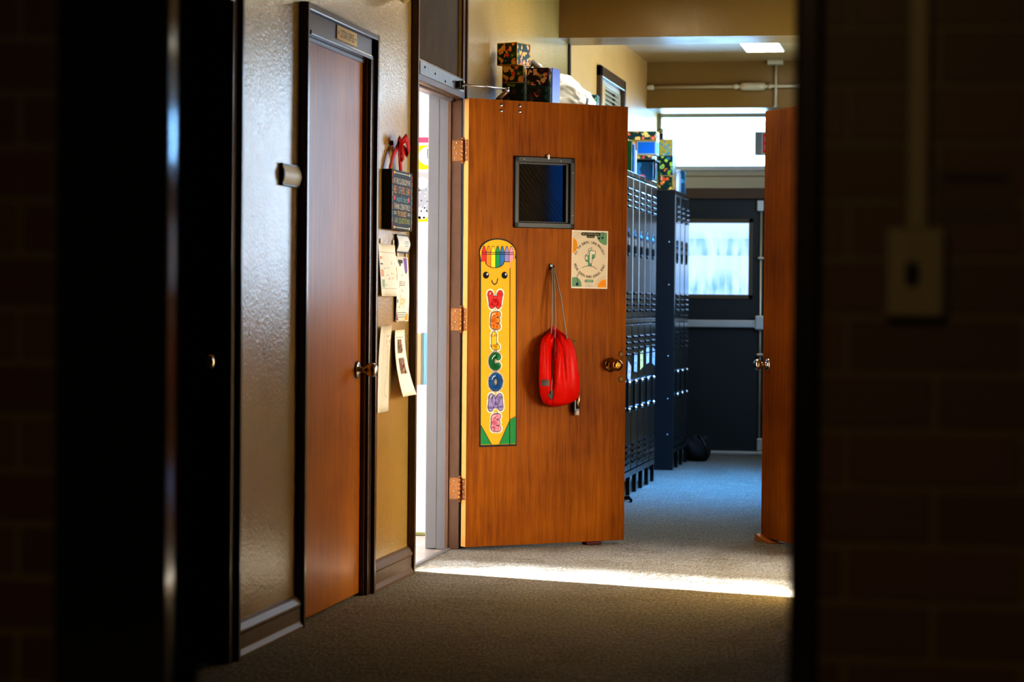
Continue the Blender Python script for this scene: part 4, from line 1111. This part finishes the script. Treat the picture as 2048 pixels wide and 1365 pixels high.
# joy poster
S = Sheet(.236, .272, pap, .0008, nx=6, nz=8)
S.rect(.045, .243, .135, .258, (.05, .05, .04)); S.rect(.06, .232, .10, .243, (.05, .05, .04)); S.text('2025-2026', .064, .2345, .096, .2405, (.5, .46, .3))
S.poly([(.15, .266), (.215, .266), (.21, .21), (.19, .206), (.165, .205), (.155, .23)], (.20, .10, .42)); S.poly([(.165, .205), (.205, .21), (.19, .198)], (.06, .08, .28))
S.poly([(.002, .168), (.012, .17), (.022, .2), (.016, .225), (.004, .235)], (.9, .33, .01))
S.stroke([(.105, .222), (.098, .2), (.11, .195), (.1, .175), (.085, .17)], .001, (.2, .2, .2)); S.stroke([(.09, .195), (.12, .192)], .001, (.2, .2, .2))
S.text('JESUS', .045, .142, .155, .168, (.03, .03, .03)); S.text('IS MY', .075, .122, .12, .134, (.3, .3, .28))
S.text('Joy', .048, .055, .155, .112, (.92, .36, .02), .12)
for i in range(3): S.rect(.012, .034-i*.009, .19, .038-i*.009, (.25, .27, .25))
S.poly([(.002, .003), (.05, .004), (.02, .03), (.003, .04)], (.30, .13, .22)); S.poly([(.16, .004), (.22, .006), (.22, .034), (.19, .03)], (.92, .34, .01)); S.disc(.02, .085, .009, (.1, .08, .16))
for x, z in ((.03, .06), (.2, .05), (.015, .045), (.21, .058)): S.disc(x, z, .004, (.25, .2, .3), n=8)
S.bend(lambda x, z: (-.004*(1-z/.272), -.006*math.sin(z/.272*PI)-.006*(1-z/.272), 0))
S.done('poster', None, 'white Jesus poster with orange Joy lettering beside classroom door', 'poster', loc=on_wall(9.798, 1.083, .002), rz=PI/2)
# chart with a flask outline
S = Sheet(.192, .35, pap, .0008, nx=5, nz=10)
S.rect(.07, .275, .15, .297, (.035, .035, .04)); S.rect(.085, .285, .14, .288, (.4, .03, .03))
for x in (.07, .12): S.rect(x, .305, x+.03, .312, (.5, .5, .48))
ln = (.2, .2, .2)
S.stroke([(.095, .265), (.098, .16), (.085, .145), (.07, .10), (.075, .07), (.10, .058), (.125, .07), (.128, .11), (.115, .145), (.115, .265), (.105, .27), (.095, .265)], .001, ln, False)
for i in range(5): S.stroke([(.005, .235-i*.03), (.095, .24-i*.03)], .0008, ln, False); S.stroke([(.12, .245-i*.027), (.185, .252-i*.027)], .0008, ln, False)
S.bend(lambda x, z: (0, -.012*math.sin(x/.192*PI)-.012*(z/.35)**3, .004*x/.192))
S.done('wall_mounted_chart', None, 'long white chart paper with a bulb outline below calendar', 'paper', loc=on_wall(9.510, .714, .002), rz=PI/2)
# curled sheet with two photographs
S = Sheet(.235, .275, pap, .0008, nx=8, nz=12)
S.rect(.035, .243, .19, .246, (.3, .28, .25))
def photo(x0, z0, x1, z1, seed):
    random.seed(seed); S.rect(x0, z0, x1, z1, (.28, .17, .09)); S.up()
    for i in range(26):
        x = random.uniform(x0, x1-.012); z = random.uniform(z0, z1-.012)
        S.rect(x, z, x+.008+random.random()*.004, z+.006+random.random()*.006, random.choice([(.5, .3, .18), (.06, .04, .03), (.6, .5, .4), (.35, .05, .04), (.12, .1, .2), (.55, .36, .12)]))
        S.up()
    S.y += S.step*27
photo(.055, .178, .150, .236, 5); photo(.060, .092, .172, .158, 8)
S.bend(lambda x, z: (.02*(1-z/.275)**2*(x/.235), -.05*(1-z/.275)**2-.014*(1-x/.235)*(z/.275), 0))
S.done('picture_sheet', None, 'curling white sheet with two photos beside classroom doorway', 'paper', loc=on_wall(9.753, .772, .002), rz=PI/2)
for y, z in ((9.53, 1.40), (9.75, 1.40), (9.83, 1.352), (9.99, 1.352), (9.83, 1.078), (9.99, 1.078)):
    build(MB().box((0, -.0012, 0), (.028, 0, .02)), 'tape_strip', plain('tape', (.6, .5, .3), .3), None, 'small strip of clear tape beside the wall papers', 'tape', 'tape strips holding the wall papers', loc=on_wall(y, z, .0035), rz=PI/2)
# bell high on the wall
bl = empty('wall_mounted_bell', 'cream round bell high on the wall by the classroom frame', 'bell', on_wall(9.72, 2.487, 0), PI/2)
build(MB().box((-.06, -.035, -.075), (.06, 0, .075), .006), 'back_box', M['conduit'], bl)
build(MB().lathe([(.03, .03), (.085, .035), (.092, .045), (.09, .06), (.07, .08), (.03, .09), (0, .092)], (0, 0, 0), (0, -1, 0), 32), 'gong', M['conduit'], bl)

# ------------------------------------------------------------------ louvred opening above the doorway between the lockers
mb = MB(); y0, y1 = 15.52, 16.72
for a, b, c, d in ((y0, y0+.06, 0, 2.71), (y1-.06, y1, 0, 2.71), (y0, y1, 2.64, 2.71), (y0, y1, 2.1, 2.16)):
    mb.box((WX-.02, a, c), (WX+.03, b, d), .004)
struct(mb, 'trim_13', M['trim'], 'brown frame of the doorway between the two locker banks', 'door frame')
lv = empty('louver_vent', 'pale slatted vent in the brown frame above lockers', 'vent', (WX, y0+.06, 2.16))
build(MB().box((-.06, 0, 0), (-.05, y1-y0-.12, .48)), 'backing', plain('vent_back', (.35, .3, .2), .5), lv)
mb = MB()
for i in range(15):
    z = .015+i*.031
    mb.box((-.012, .02, -.002), (.012, y1-y0-.14, .002), mx=Matrix.Translation((-.02, 0, z)) @ Matrix.Rotation(.8, 4, 'Y'))
build(mb, 'slats', plain('vent_slat', (.62, .58, .45), .4), lv)
mb = MB()
for a, b, c, d in ((0, .03, 0, .48), (y1-y0-.15, y1-y0-.12, 0, .48), (0, y1-y0-.12, .45, .48)): mb.box((-.04, a, c), (.0, b, d), .003)
build(mb, 'rim', plain('vent_rim', (.5, .44, .32), .4), lv)
d6 = empty('door_6', 'dark door in the recess between the locker banks', 'door', (WX-.05, y0+.06, 0), PI/2, kind='structure')
build(MB().box((0, 0, .01), (y1-y0-.12, .04, 2.1), .003), 'leaf', M['door_dark'], d6)

# ------------------------------------------------------------------ lockers
LF = -1.917; LP = .30; LT = 1.964; LD = .352
def make_locker():
    t = empty('locker', 'x', 'locker')
    # local: front face at x=0 looking +x, y runs 0..LP, z up
    mb = MB().box((-LD, .001, .15), (-.022, LP-.001, LT), 0).box((-.022, .001, 1.935), (0, LP-.001, LT), .003).box((-.022, .001, .115), (.002, LP-.001, .152), .003)
    mb.box((-.022, .001, 1.045), (.001, LP-.001, 1.075), .004)
    build(mb, 'body', M['locker'], t)
    for y in (.0, LP-.022):
        build(MB().box((-.024, y+.001, 0), (0, y+.021, .118), .002), 'leg', M['locker'], t)
        build(MB().box((-LD+.005, y+.001, 0), (-LD+.03, y+.021, .152), .002), 'leg', M['locker'], t)
    for (z0, z1, hz0, hz1, low) in ((1.080, 1.93, 1.455, 1.612, False), (.157, 1.04, .515, .70, True)):
        d = build(MB().box((-.021, .012, z0), (.0035, LP-.012, z1), .007, seg=3), 'door', M['locker'], t)
        yc = .15
        ym = .075
        for zz in (z1-.075, z0+.045):
            mb = MB()
            for r in range(4):
                for c in (-1, 1):
                    z = zz-.035*r if zz > (z0+z1)/2 else zz+.035*r
                    yy = yc+c*.045
                    mb.prism([(0.003, z-.010), (.011, z-.007), (.0125, z-.002), (.003, z+.007)], 'y', yy-.032, yy+.032)
            build(mb, 'louvers', M['locker'], d)
        mb = MB(); yh = .115
        if not low:
            R = []
            for k in range(24):
                a = 2*PI*k/24
                cz = hz1-.022 if math.sin(a) >= 0 else hz0+.022
                R.append((yh+.024*math.cos(a), cz+.022*math.sin(a)))
            for k in range(24):
                p, q = R[k], R[(k+1) % 24]
                mb.cyl((.004, p[0], p[1]), (.004, q[0], q[1]), .0055, 8)
            h = build(mb, 'handle', M['locker'], d)
            build(MB().prism([(yh+(y-yh)*.8, (hz0+hz1)/2+(z-(hz0+hz1)/2)*.93) for y, z in R], 'x', .003, .005), 'recess', M['locker_dark'], h)
        else:
            mb.box((.002, yh-.014, hz0), (.012, yh+.014, hz1), .004)
            h = build(mb, 'handle', M['locker'], d)
            for z in (hz0+.012, hz1-.012):
                build(MB().lathe([(.012, 0), (.014, .006), (.010, .014), (0, .016)], (.010, yh, z), (1, 0, 0), 14), 'latch_end', M['chrome'], h)
    return t
lk0 = make_locker()
names = {8: 'grey steel locker, nearest of the first row right of the wooden door',
         9: 'grey steel locker with a yellow note on its lower door'}
ordn = ['first', 'second', 'third', 'fourth', 'fifth', 'sixth']
N1 = 13; Y0 = 15.77-N1*LP
lockers = []
for i in range(N1+3):
    o = lk0 if i == 0 else copy_tree(lk0)
    if i < N1:
        o.location = (LF, Y0+i*LP, 0)
        if i < 8:
            o['label'] = 'dark grey steel locker in the near bank hidden behind the open wooden door'
            o['group'] = 'lockers behind the open door'
        elif i == N1-1:
            o['label'] = 'dark grey steel locker at the far end of the near bank'
            o['group'] = 'lockers in the near bank'
        else:
            o['label'] = 'dark grey steel locker, %s one showing past the wooden door edge' % ordn[i-8]
            o['group'] = 'lockers in the near bank'
    else:
        j = i-N1
        o.location = (LF, 16.862+j*LP, 0)
        o['label'] = 'dark grey steel locker, %s of three in the far bank' % ['nearest', 'middle', 'farthest'][j]
        o['group'] = 'lockers in the far bank'
# plain side panel with rivets facing us on the far bank
sp_ = empty('locker_side_panel', 'black steel side panel with rivets closing the far locker bank', 'locker panel', (LF, 16.853, 0))
build(MB().box((-LD, -.004, .0), (0, .006, LT), .002), 'panel', M['locker_side'], sp_)
for z in (1.90, 1.60, 1.30, 1.05, .80, .50, .25):
    build(MB().lathe([(.006, 0), (.005, .003), (0, .004)], (-.04 if z != 1.05 and z != 1.90 else -.16, -.004, z), (0, -1, 0), 10), 'rivet', M['steel'], sp_)
# paper notes on the lower doors
for i, c, dz, tl in ((8, (.45, .42, .5), -.03, .5), (9, (.30, .38, .52), .0, .1), (10, (.55, .50, .22), .0, -.25), (11, (.38, .43, .55), .03, -.1), (12, (.25, .32, .42), .03, .3)):
    S = Sheet(.15, .105, c, .0008); S.rect(.03, .03, .11, .075, tuple(min(1, x*1.35) for x in c)); S.rect(.05, .042, .085, .062, tuple(x*.7 for x in c))
    nm = {8: 'lilac', 9: 'blue grey', 10: 'yellow', 11: 'pale blue', 12: 'dark blue'}[i]
    S.done('paper_note', None, '%s paper note stuck on a lower locker door' % nm, 'note', 'notes on the lower locker doors', loc=(LF+.008, Y0+i*LP+.07, .752+dz), rz=PI/2, roll=tl*.5)

# ------------------------------------------------------------------ boxes and things on top of the lockers
def gift_box(w, d, h, face, edge, lab, loc, rz=0., group=None, b=.006):
    mb = MB(); bm = mb.bm
    r = bmesh.ops.create_cube(bm, size=1., matrix=Matrix.Translation((0, 0, h/2)) @ Matrix.Diagonal((w, d, h, 1)))
    for f in bm.faces: f.material_index = 0
    r = bmesh.ops.inset_individual(bm, faces=bm.faces[:], thickness=b, depth=0)
    ie = mb.mi(edge); jf = mb.mi(face)
    inner = set()
    for f in bm.faces: f.material_index = ie
    for f in bm.faces:
        # the inset faces are those whose corners all lie inside the border
        c = f.calc_center_median(); n_ = f.normal
        if abs(abs(c.x)/(w/2)-1) < 1e-3 and abs(c.y) < 1e-4 and abs(c.z-h/2) < 1e-4: f.material_index = jf
        if abs(abs(c.y)/(d/2)-1) < 1e-3 and abs(c.x) < 1e-4 and abs(c.z-h/2) < 1e-4: f.material_index = jf
        if abs(abs(c.z-h/2)/(h/2)-1) < 1e-3 and abs(c.x) < 1e-4 and abs(c.y) < 1e-4: f.material_index = jf
    return build(mb, 'gift_box', None, None, lab, 'box', group, loc=loc, rz=rz)
ST = 'patterned boxes stacked above the open door'
zt = LT
# near stack, left column and right column; the lower boxes are taller
q = math.radians(26)
gift_box(.112, .115, .302, M['fl3'], M['teal_edge'], 'green floral box behind door closer, lowest of left stack', (-2.180, 12.0, zt), .0, ST)
gift_box(.110, .112, .088, M['fl1'], M['gold'], 'dim orange floral box, middle of the left stack above door', (-2.178, 11.995, zt+.303), -.06, ST)
gift_box(.122, .12, .112, M['fl1'], M['gold'], 'bright orange floral box on top of the left stack', (-2.186, 11.985, zt+.392), -.42, ST)
gift_box(.112, .13, .285, M['fl3'], M['teal_edge'], 'green leaf box under the plum floral box above the door', (-2.050, 12.0, zt), -.08, ST)
gift_box(.112, .13, .091, M['fl2'], M['purple_edge'], 'plum floral box with blue side above the door', (-2.050, 12.0, zt+.286), -.08, ST)
build(MB().box((0, 0, 0), (.004, .13, .377), .001, mat=plain('blue_card', (.008, .03, .36), .35, vary=.3, bscale=30)), 'blue_card', None, None, 'bright blue card standing against the plum box side', 'card', loc=(-1.983, 11.93, zt), rz=-.14)
# grey hand-tool shape behind the boxes
gt = empty('grey_hose_nozzle', 'dark grey curved tube behind the boxes on the lockers', 'tube', (-2.17, 12.35, zt))
build(MB().tube([(-.03, 0, .38), (-.01, 0, .43), (.02, 0, .445), (.05, 0, .42), (.075, 0, .375)], [.018, .022, .018, .02, .016], 12), 'tube', M['grey_metal'], gt)
build(MB().tube([(-.05, .01, .50), (-.03, .0, .47), (.0, 0, .43)], [.012, .02, .016], 12), 'nozzle', M['grey_metal'], gt)
build(MB().box((-.06, -.05, 0), (.09, .06, .385), .01), 'stand', M['black'], gt)
# clear plastic bundle
def plastic_blob():
    mb = MB(); bm = mb.bm
    bmesh.ops.create_icosphere(bm, subdivisions=5, radius=1.)
    for v in bm.verts:
        p = v.co.copy()
        n_ = noise.noise(p*2.2)*.10+abs(noise.noise(p*5.))*.13+abs(noise.noise(p*11.+Vector((3, 1, 2))))*.085+abs(noise.noise(p*22.))*.04
        sq = Vector([math.copysign(abs(c)**.62, c) for c in p])
        r = sq*(1-.12+n_)
        top = 1.
        if r.z > 0: top = 1-.35*max(0, r.x)
        v.co = Vector((r.x*.155, r.y*.19, (max(r.z, -.97)+.97)*.206*top))
    for f in bm.faces: f.smooth = True
    return mb
pb = empty('plastic_bundle', 'clear plastic wrapped white bundle on the lockers above the door', 'bundle', (-1.99, 12.62, zt))
build(plastic_blob(), 'plastic_wrap', M['plastic'], pb)
build(MB().box((-.10, -.12, .01), (.08, .12, .29), .03), 'white_contents', plain('white_cloth', (.7, .75, .82), .6, bump=.3, bscale=20.), pb)
build(MB().box((.105, -.170, .14), (.112, -.12, .27), .003), 'dark_label', M['grey_metal'], pb)
gift_box(.105, .14, .345, M['fl3'], M['teal_edge'], 'green leaf box right of the plastic bundle', (-1.985, 13.2, zt), .05, ST)
build(MB().cyl((-2.03, 13.75, zt), (-2.03, 13.75, zt+.31), .03, 24), 'canister', M['grey_metal'], None, 'plain grey canister behind the green box above the door', 'canister')

FT = 'patterned boxes at the far end of the near locker bank'
# shelf unit with boxes at the far end of bank one
su = empty('wire_shelf', 'small dark shelf holding boxes on the near locker bank', 'shelf', (-2.0, 15.45, zt))
build(MB().box((-.13, -.12, .112), (.125, .14, .124), .003), 'shelf_board', M['black'], su)
for x in (-.125, .115):
    for y in (-.115, .125): build(MB().box((x, y, 0), (x+.01, y+.01, .114)), 'leg', M['black'], su)
gift_box(.20, .19, .108, M['fl5'], M['teal_edge'], 'dark teal box under the small shelf on the lockers', (-1.992, 15.455, zt), 0, FT)
gift_box(.17, .16, .030, M['fl1'], M['gold'], 'thin orange floral box lying on the small shelf', (-1.985, 15.45, zt+.124), 0, FT)
gift_box(.125, .16, .088, plain('blue_panel', (.0, .17, .48), .35), plain('grey_border', (.4, .39, .36), .4), 'white edged box with a plain blue front', (-1.938, 15.45, zt+.155), 0, FT, .012)
gift_box(.08, .15, .088, floral('floral_cream', 6, (.5, .36, .18), [(.6, .18, .06), (.4, .3, .15), (.1, .25, .3), (.55, .3, .15), (.5, .2, .1), (.6, .4, .2)], 20), M['gold'], 'cream floral box left of the blue fronted box', (-2.042, 15.45, zt+.155), 0, FT)
gift_box(.225, .17, .060, M['fl1'], M['gold'], 'long orange floral box topping the far stack', (-1.986, 15.45, zt+.245), 0, FT)
# binders leaning at the front
for i, (c, y, h, nm) in enumerate((((.01, .09, .02), 14.72, .20, 'green'), ((.02, .07, .28), 14.83, .185, 'navy'), ((.55, .65, .75), 14.93, .155, 'pale blue'))):
    mb = MB().box((-.10, 0, 0), (.10, .035, h), .003, mat=plain('binder_%d' % i, c, .3)).box((-.09, .004, .003), (.095, .031, h+.002), mat=plain('binder_pages', (.75, .8, .85), .6))
    build(mb, 'binder', None, None, '%s binder standing on the near locker bank' % nm, 'binder', 'binders on the lockers', loc=(-2.045, y, zt), rz=.0)
# far bank stacks
FB = 'patterned boxes stacked on the far locker bank'
gift_box(.108, .14, .105, M['fl1'], M['gold'], 'orange floral box at the bottom of the far bank stack', (-1.998, 16.99, zt), 0, FB)
gift_box(.108, .14, .136, M['fl3'], M['teal_edge'], 'plum and green floral box, second in the far bank stack', (-1.999, 16.99, zt+.106), 0, FB, .004)
gift_box(.106, .14, .116, M['fl4'], M['teal_edge'], 'mustard patterned box with blue oval in the far bank stack', (-2.0, 16.99, zt+.243), 0, FB, .004)
gift_box(.042, .1, .075, M['fl2'], M['purple_edge'], 'small plum box on top of the far bank stack', (-2.04, 16.99, zt+.360), 0, FB, .004)
build(MB().box((-.008, 0, 0), (.008, .10, .255), .002), 'brown_folder', plain('brown_card', (.28, .12, .04), .5), None, 'thin brown folder standing behind the far bank stack', 'folder', loc=(-1.962, 17.12, zt))
build(MB().lathe([(.04, 0), (.042, .004), (.042, .13), (.036, .15), (.036, .165), (.02, .17), (0, .17)], (-1.975, 17.35, zt), (0, 0, 1), 24, mat=plain('pale_tin', (.35, .45, .6), .25, .3)), 'tin', None, None, 'pale shiny tin behind the far bank box stack', 'tin')
gift_box(.05, .10, .158, M['fl5'], M['teal_edge'], 'teal patterned carton at the right end of the far bank', (-1.935, 17.42, zt), 0, FB, .003)
# backpack on the floor past the lockers
bp = empty('backpack', 'black backpack slumped on the floor past the far lockers', 'backpack', (-1.855, 17.95, 0))
mb = MB(); bmesh.ops.create_icosphere(mb.bm, subdivisions=4, radius=1.)
for v in mb.bm.verts:
    p = v.co; s_ = Vector([math.copysign(abs(c)**.75, c) for c in p]); k_ = 1+noise.noise(p*1.7)*.14
    v.co = Vector((s_.x*.10*k_, s_.y*.14*k_, (max(s_.z, -.9)+.9)*.098*k_))
for f in mb.bm.faces: f.smooth = True
build(mb, 'body', plain('black_cloth', (.008, .008, .009), .8), bp)
build(MB().tube([(-.02, -.06, .165), (.02, -.10, .19), (.07, -.13, .12), (.085, -.12, .03)], .008, 8), 'strap', M['black'], bp)
st = MB().tube([(-1.905, 14.20, .012), (-1.86, 14.13, .02), (-1.84, 14.05, .012)], .012, 8, flatten=.6)
build(st, 'bag_strap', M['black'], None, 'black strap trailing on the carpet under the lockers', 'strap')

# ------------------------------------------------------------------ dim fittings on the near brick wall
sw = empty('switch_plate', 'ivory switch plate with dark rocker on the brick wall', 'switch', (-.0455, NY0, 1.2065))
build(MB().box((-.036, -.03, -.0555), (.036, 0, .0555), .005), 'plate', M['switch'], sw)
build(MB().lathe([(.0085, 0), (.0085, .004), (.006, .008), (0, .009)], (-.003, -.030, -.002), (0, -1, 0), 16), 'toggle', M['black'], sw)
build(MB().box((-.010, -.0325, -.017), (.004, -.029, .013), .004), 'slot', M['black'], sw)
for z in (.03, -.034): build(MB().lathe([(.003, 0), (.0025, .001), (0, .0015)], (-.003, -.03, z), (0, -1, 0), 8), 'screw', M['steel'], sw)
build(MB().box((-.014, -.02, 1.258), (.014, 0, CZ-.0), .004), 'conduit', M['switch'], None, 'ivory surface conduit rising above the switch plate', 'conduit', loc=(-.044, NY0, 0))
wp = Sheet(.092, .062, (.12, .09, .05), .003); wp.rect(.006, .02, .086, .056, (.14, .10, .07)); wp.rect(.01, .048, .082, .052, (.2, .17, .1))
wp.done('wall_sign', None, 'small dim plaque on the brick wall right of conduit', 'sign', loc=(-.021, NY0-.0005, 1.271))

# ------------------------------------------------------------------ lights
def area(name, loc, rot, sx, sy, e, c):
    L = bpy.data.lights.new(name, 'AREA'); L.shape = 'RECTANGLE'; L.size = sx; L.size_y = sy; L.energy = e; L.color = c
    o = bpy.data.objects.new(name, L); col.objects.link(o); o.location = loc; o.rotation_euler = rot
    return o
sun = bpy.data.lights.new('sun', 'SUN'); sun.energy = 95.; sun.angle = math.radians(1.8); sun.color = (1., .93, .82)
so_ = bpy.data.objects.new('sun', sun); col.objects.link(so_)
el = math.radians(13)
dv_ = Vector((1, -.31, 0)).normalized()*math.cos(el)+Vector((0, 0, -math.sin(el)))
so_.rotation_euler = dv_.to_track_quat('-Z', 'Y').to_euler(); so_.location = (-12, 13, 4)
# daylight of the other classroom windows
area('classroom_daylight', (-7.2, 9.6, 1.7), (0, -PI/2, 0), 1.6, 2.6, 130, (1., .97, .93))
area('classroom_ceiling_light', (-3.6, 10.4, 2.85), (0, 0, 0), 1.2, 1.2, 12, (1., .98, .95))
area('right_room_daylight', (RX+2.15, 11.3, 1.5), (0, PI/2, 0), 1.6, 1.5, 130, (1., .94, .84))
area('right_room_fill', (RX+2.15, 9.9, .9), (0, PI/2, 0), 1.0, 1.0, 64, (1., .95, .84))  # added fill, kept low so the door glass does not mirror it
sk = area('far_floor_fill', (-1.35, 15.5, CZ-.01), (0, 0, 0), 1.0, 1.9, 105, (.05, .36, 1.))  # added blue fill for the far floor, hidden by the beam
sk.data.spread = math.radians(75)
area('hall_fill', (-1.7, 12.5, CZ-.03), (0, 0, 0), .3, 1.0, 15, (1., .9, .72))  # added fill without a fixture, brightens the right-hand door
area('dark_room_fill', (-.6, -1.2, 2.7), (0, 0, 0), .5, .5, 46., (1., .72, .35))  # added fill behind the camera so the bricks show faintly
wd = bpy.data.worlds.new('world'); scn.world = wd; wd.use_nodes = True
wd.node_tree.nodes['Background'].inputs[0].default_value = (.02, .02, .025, 1)
wd.node_tree.nodes['Background'].inputs[1].default_value = .2

# ------------------------------------------------------------------ camera
cam = bpy.data.cameras.new('camera'); co = bpy.data.objects.new('camera', cam); col.objects.link(co)
cam.sensor_width = 36.; cam.lens = 85.01; cam.clip_end = 100
yaw, pitch, roll = math.radians(10.3198), math.radians(-.9113), math.radians(.4991)
f = Vector((-math.sin(yaw)*math.cos(pitch), math.cos(yaw)*math.cos(pitch), math.sin(pitch)))
r = Vector((math.cos(yaw), math.sin(yaw), 0)); u = r.cross(f)
R = r*math.cos(roll)+u*math.sin(roll); Up = -r*math.sin(roll)+u*math.cos(roll)
m = Matrix((R, Up, -f)).transposed().to_4x4(); m.translation = (0, 0, 1.1656)
co.matrix_world = m
cam.dof.use_dof = True; cam.dof.focus_distance = 11.5; cam.dof.aperture_fstop = 4.
scn.camera = co
scn.view_settings.view_transform = 'Standard'
scn.view_settings.look = 'High Contrast'
scn.view_settings.exposure = 0.
scn.cycles.use_denoising = True
scn.cycles.sample_clamp_indirect = 8.
scn.cycles.max_bounces = 10
scn.cycles.diffuse_bounces = 5
scn.cycles.glossy_bounces = 4
scn.cycles.transparent_max_bounces = 12
scn.cycles.caustics_reflective = False
scn.cycles.caustics_refractive = False
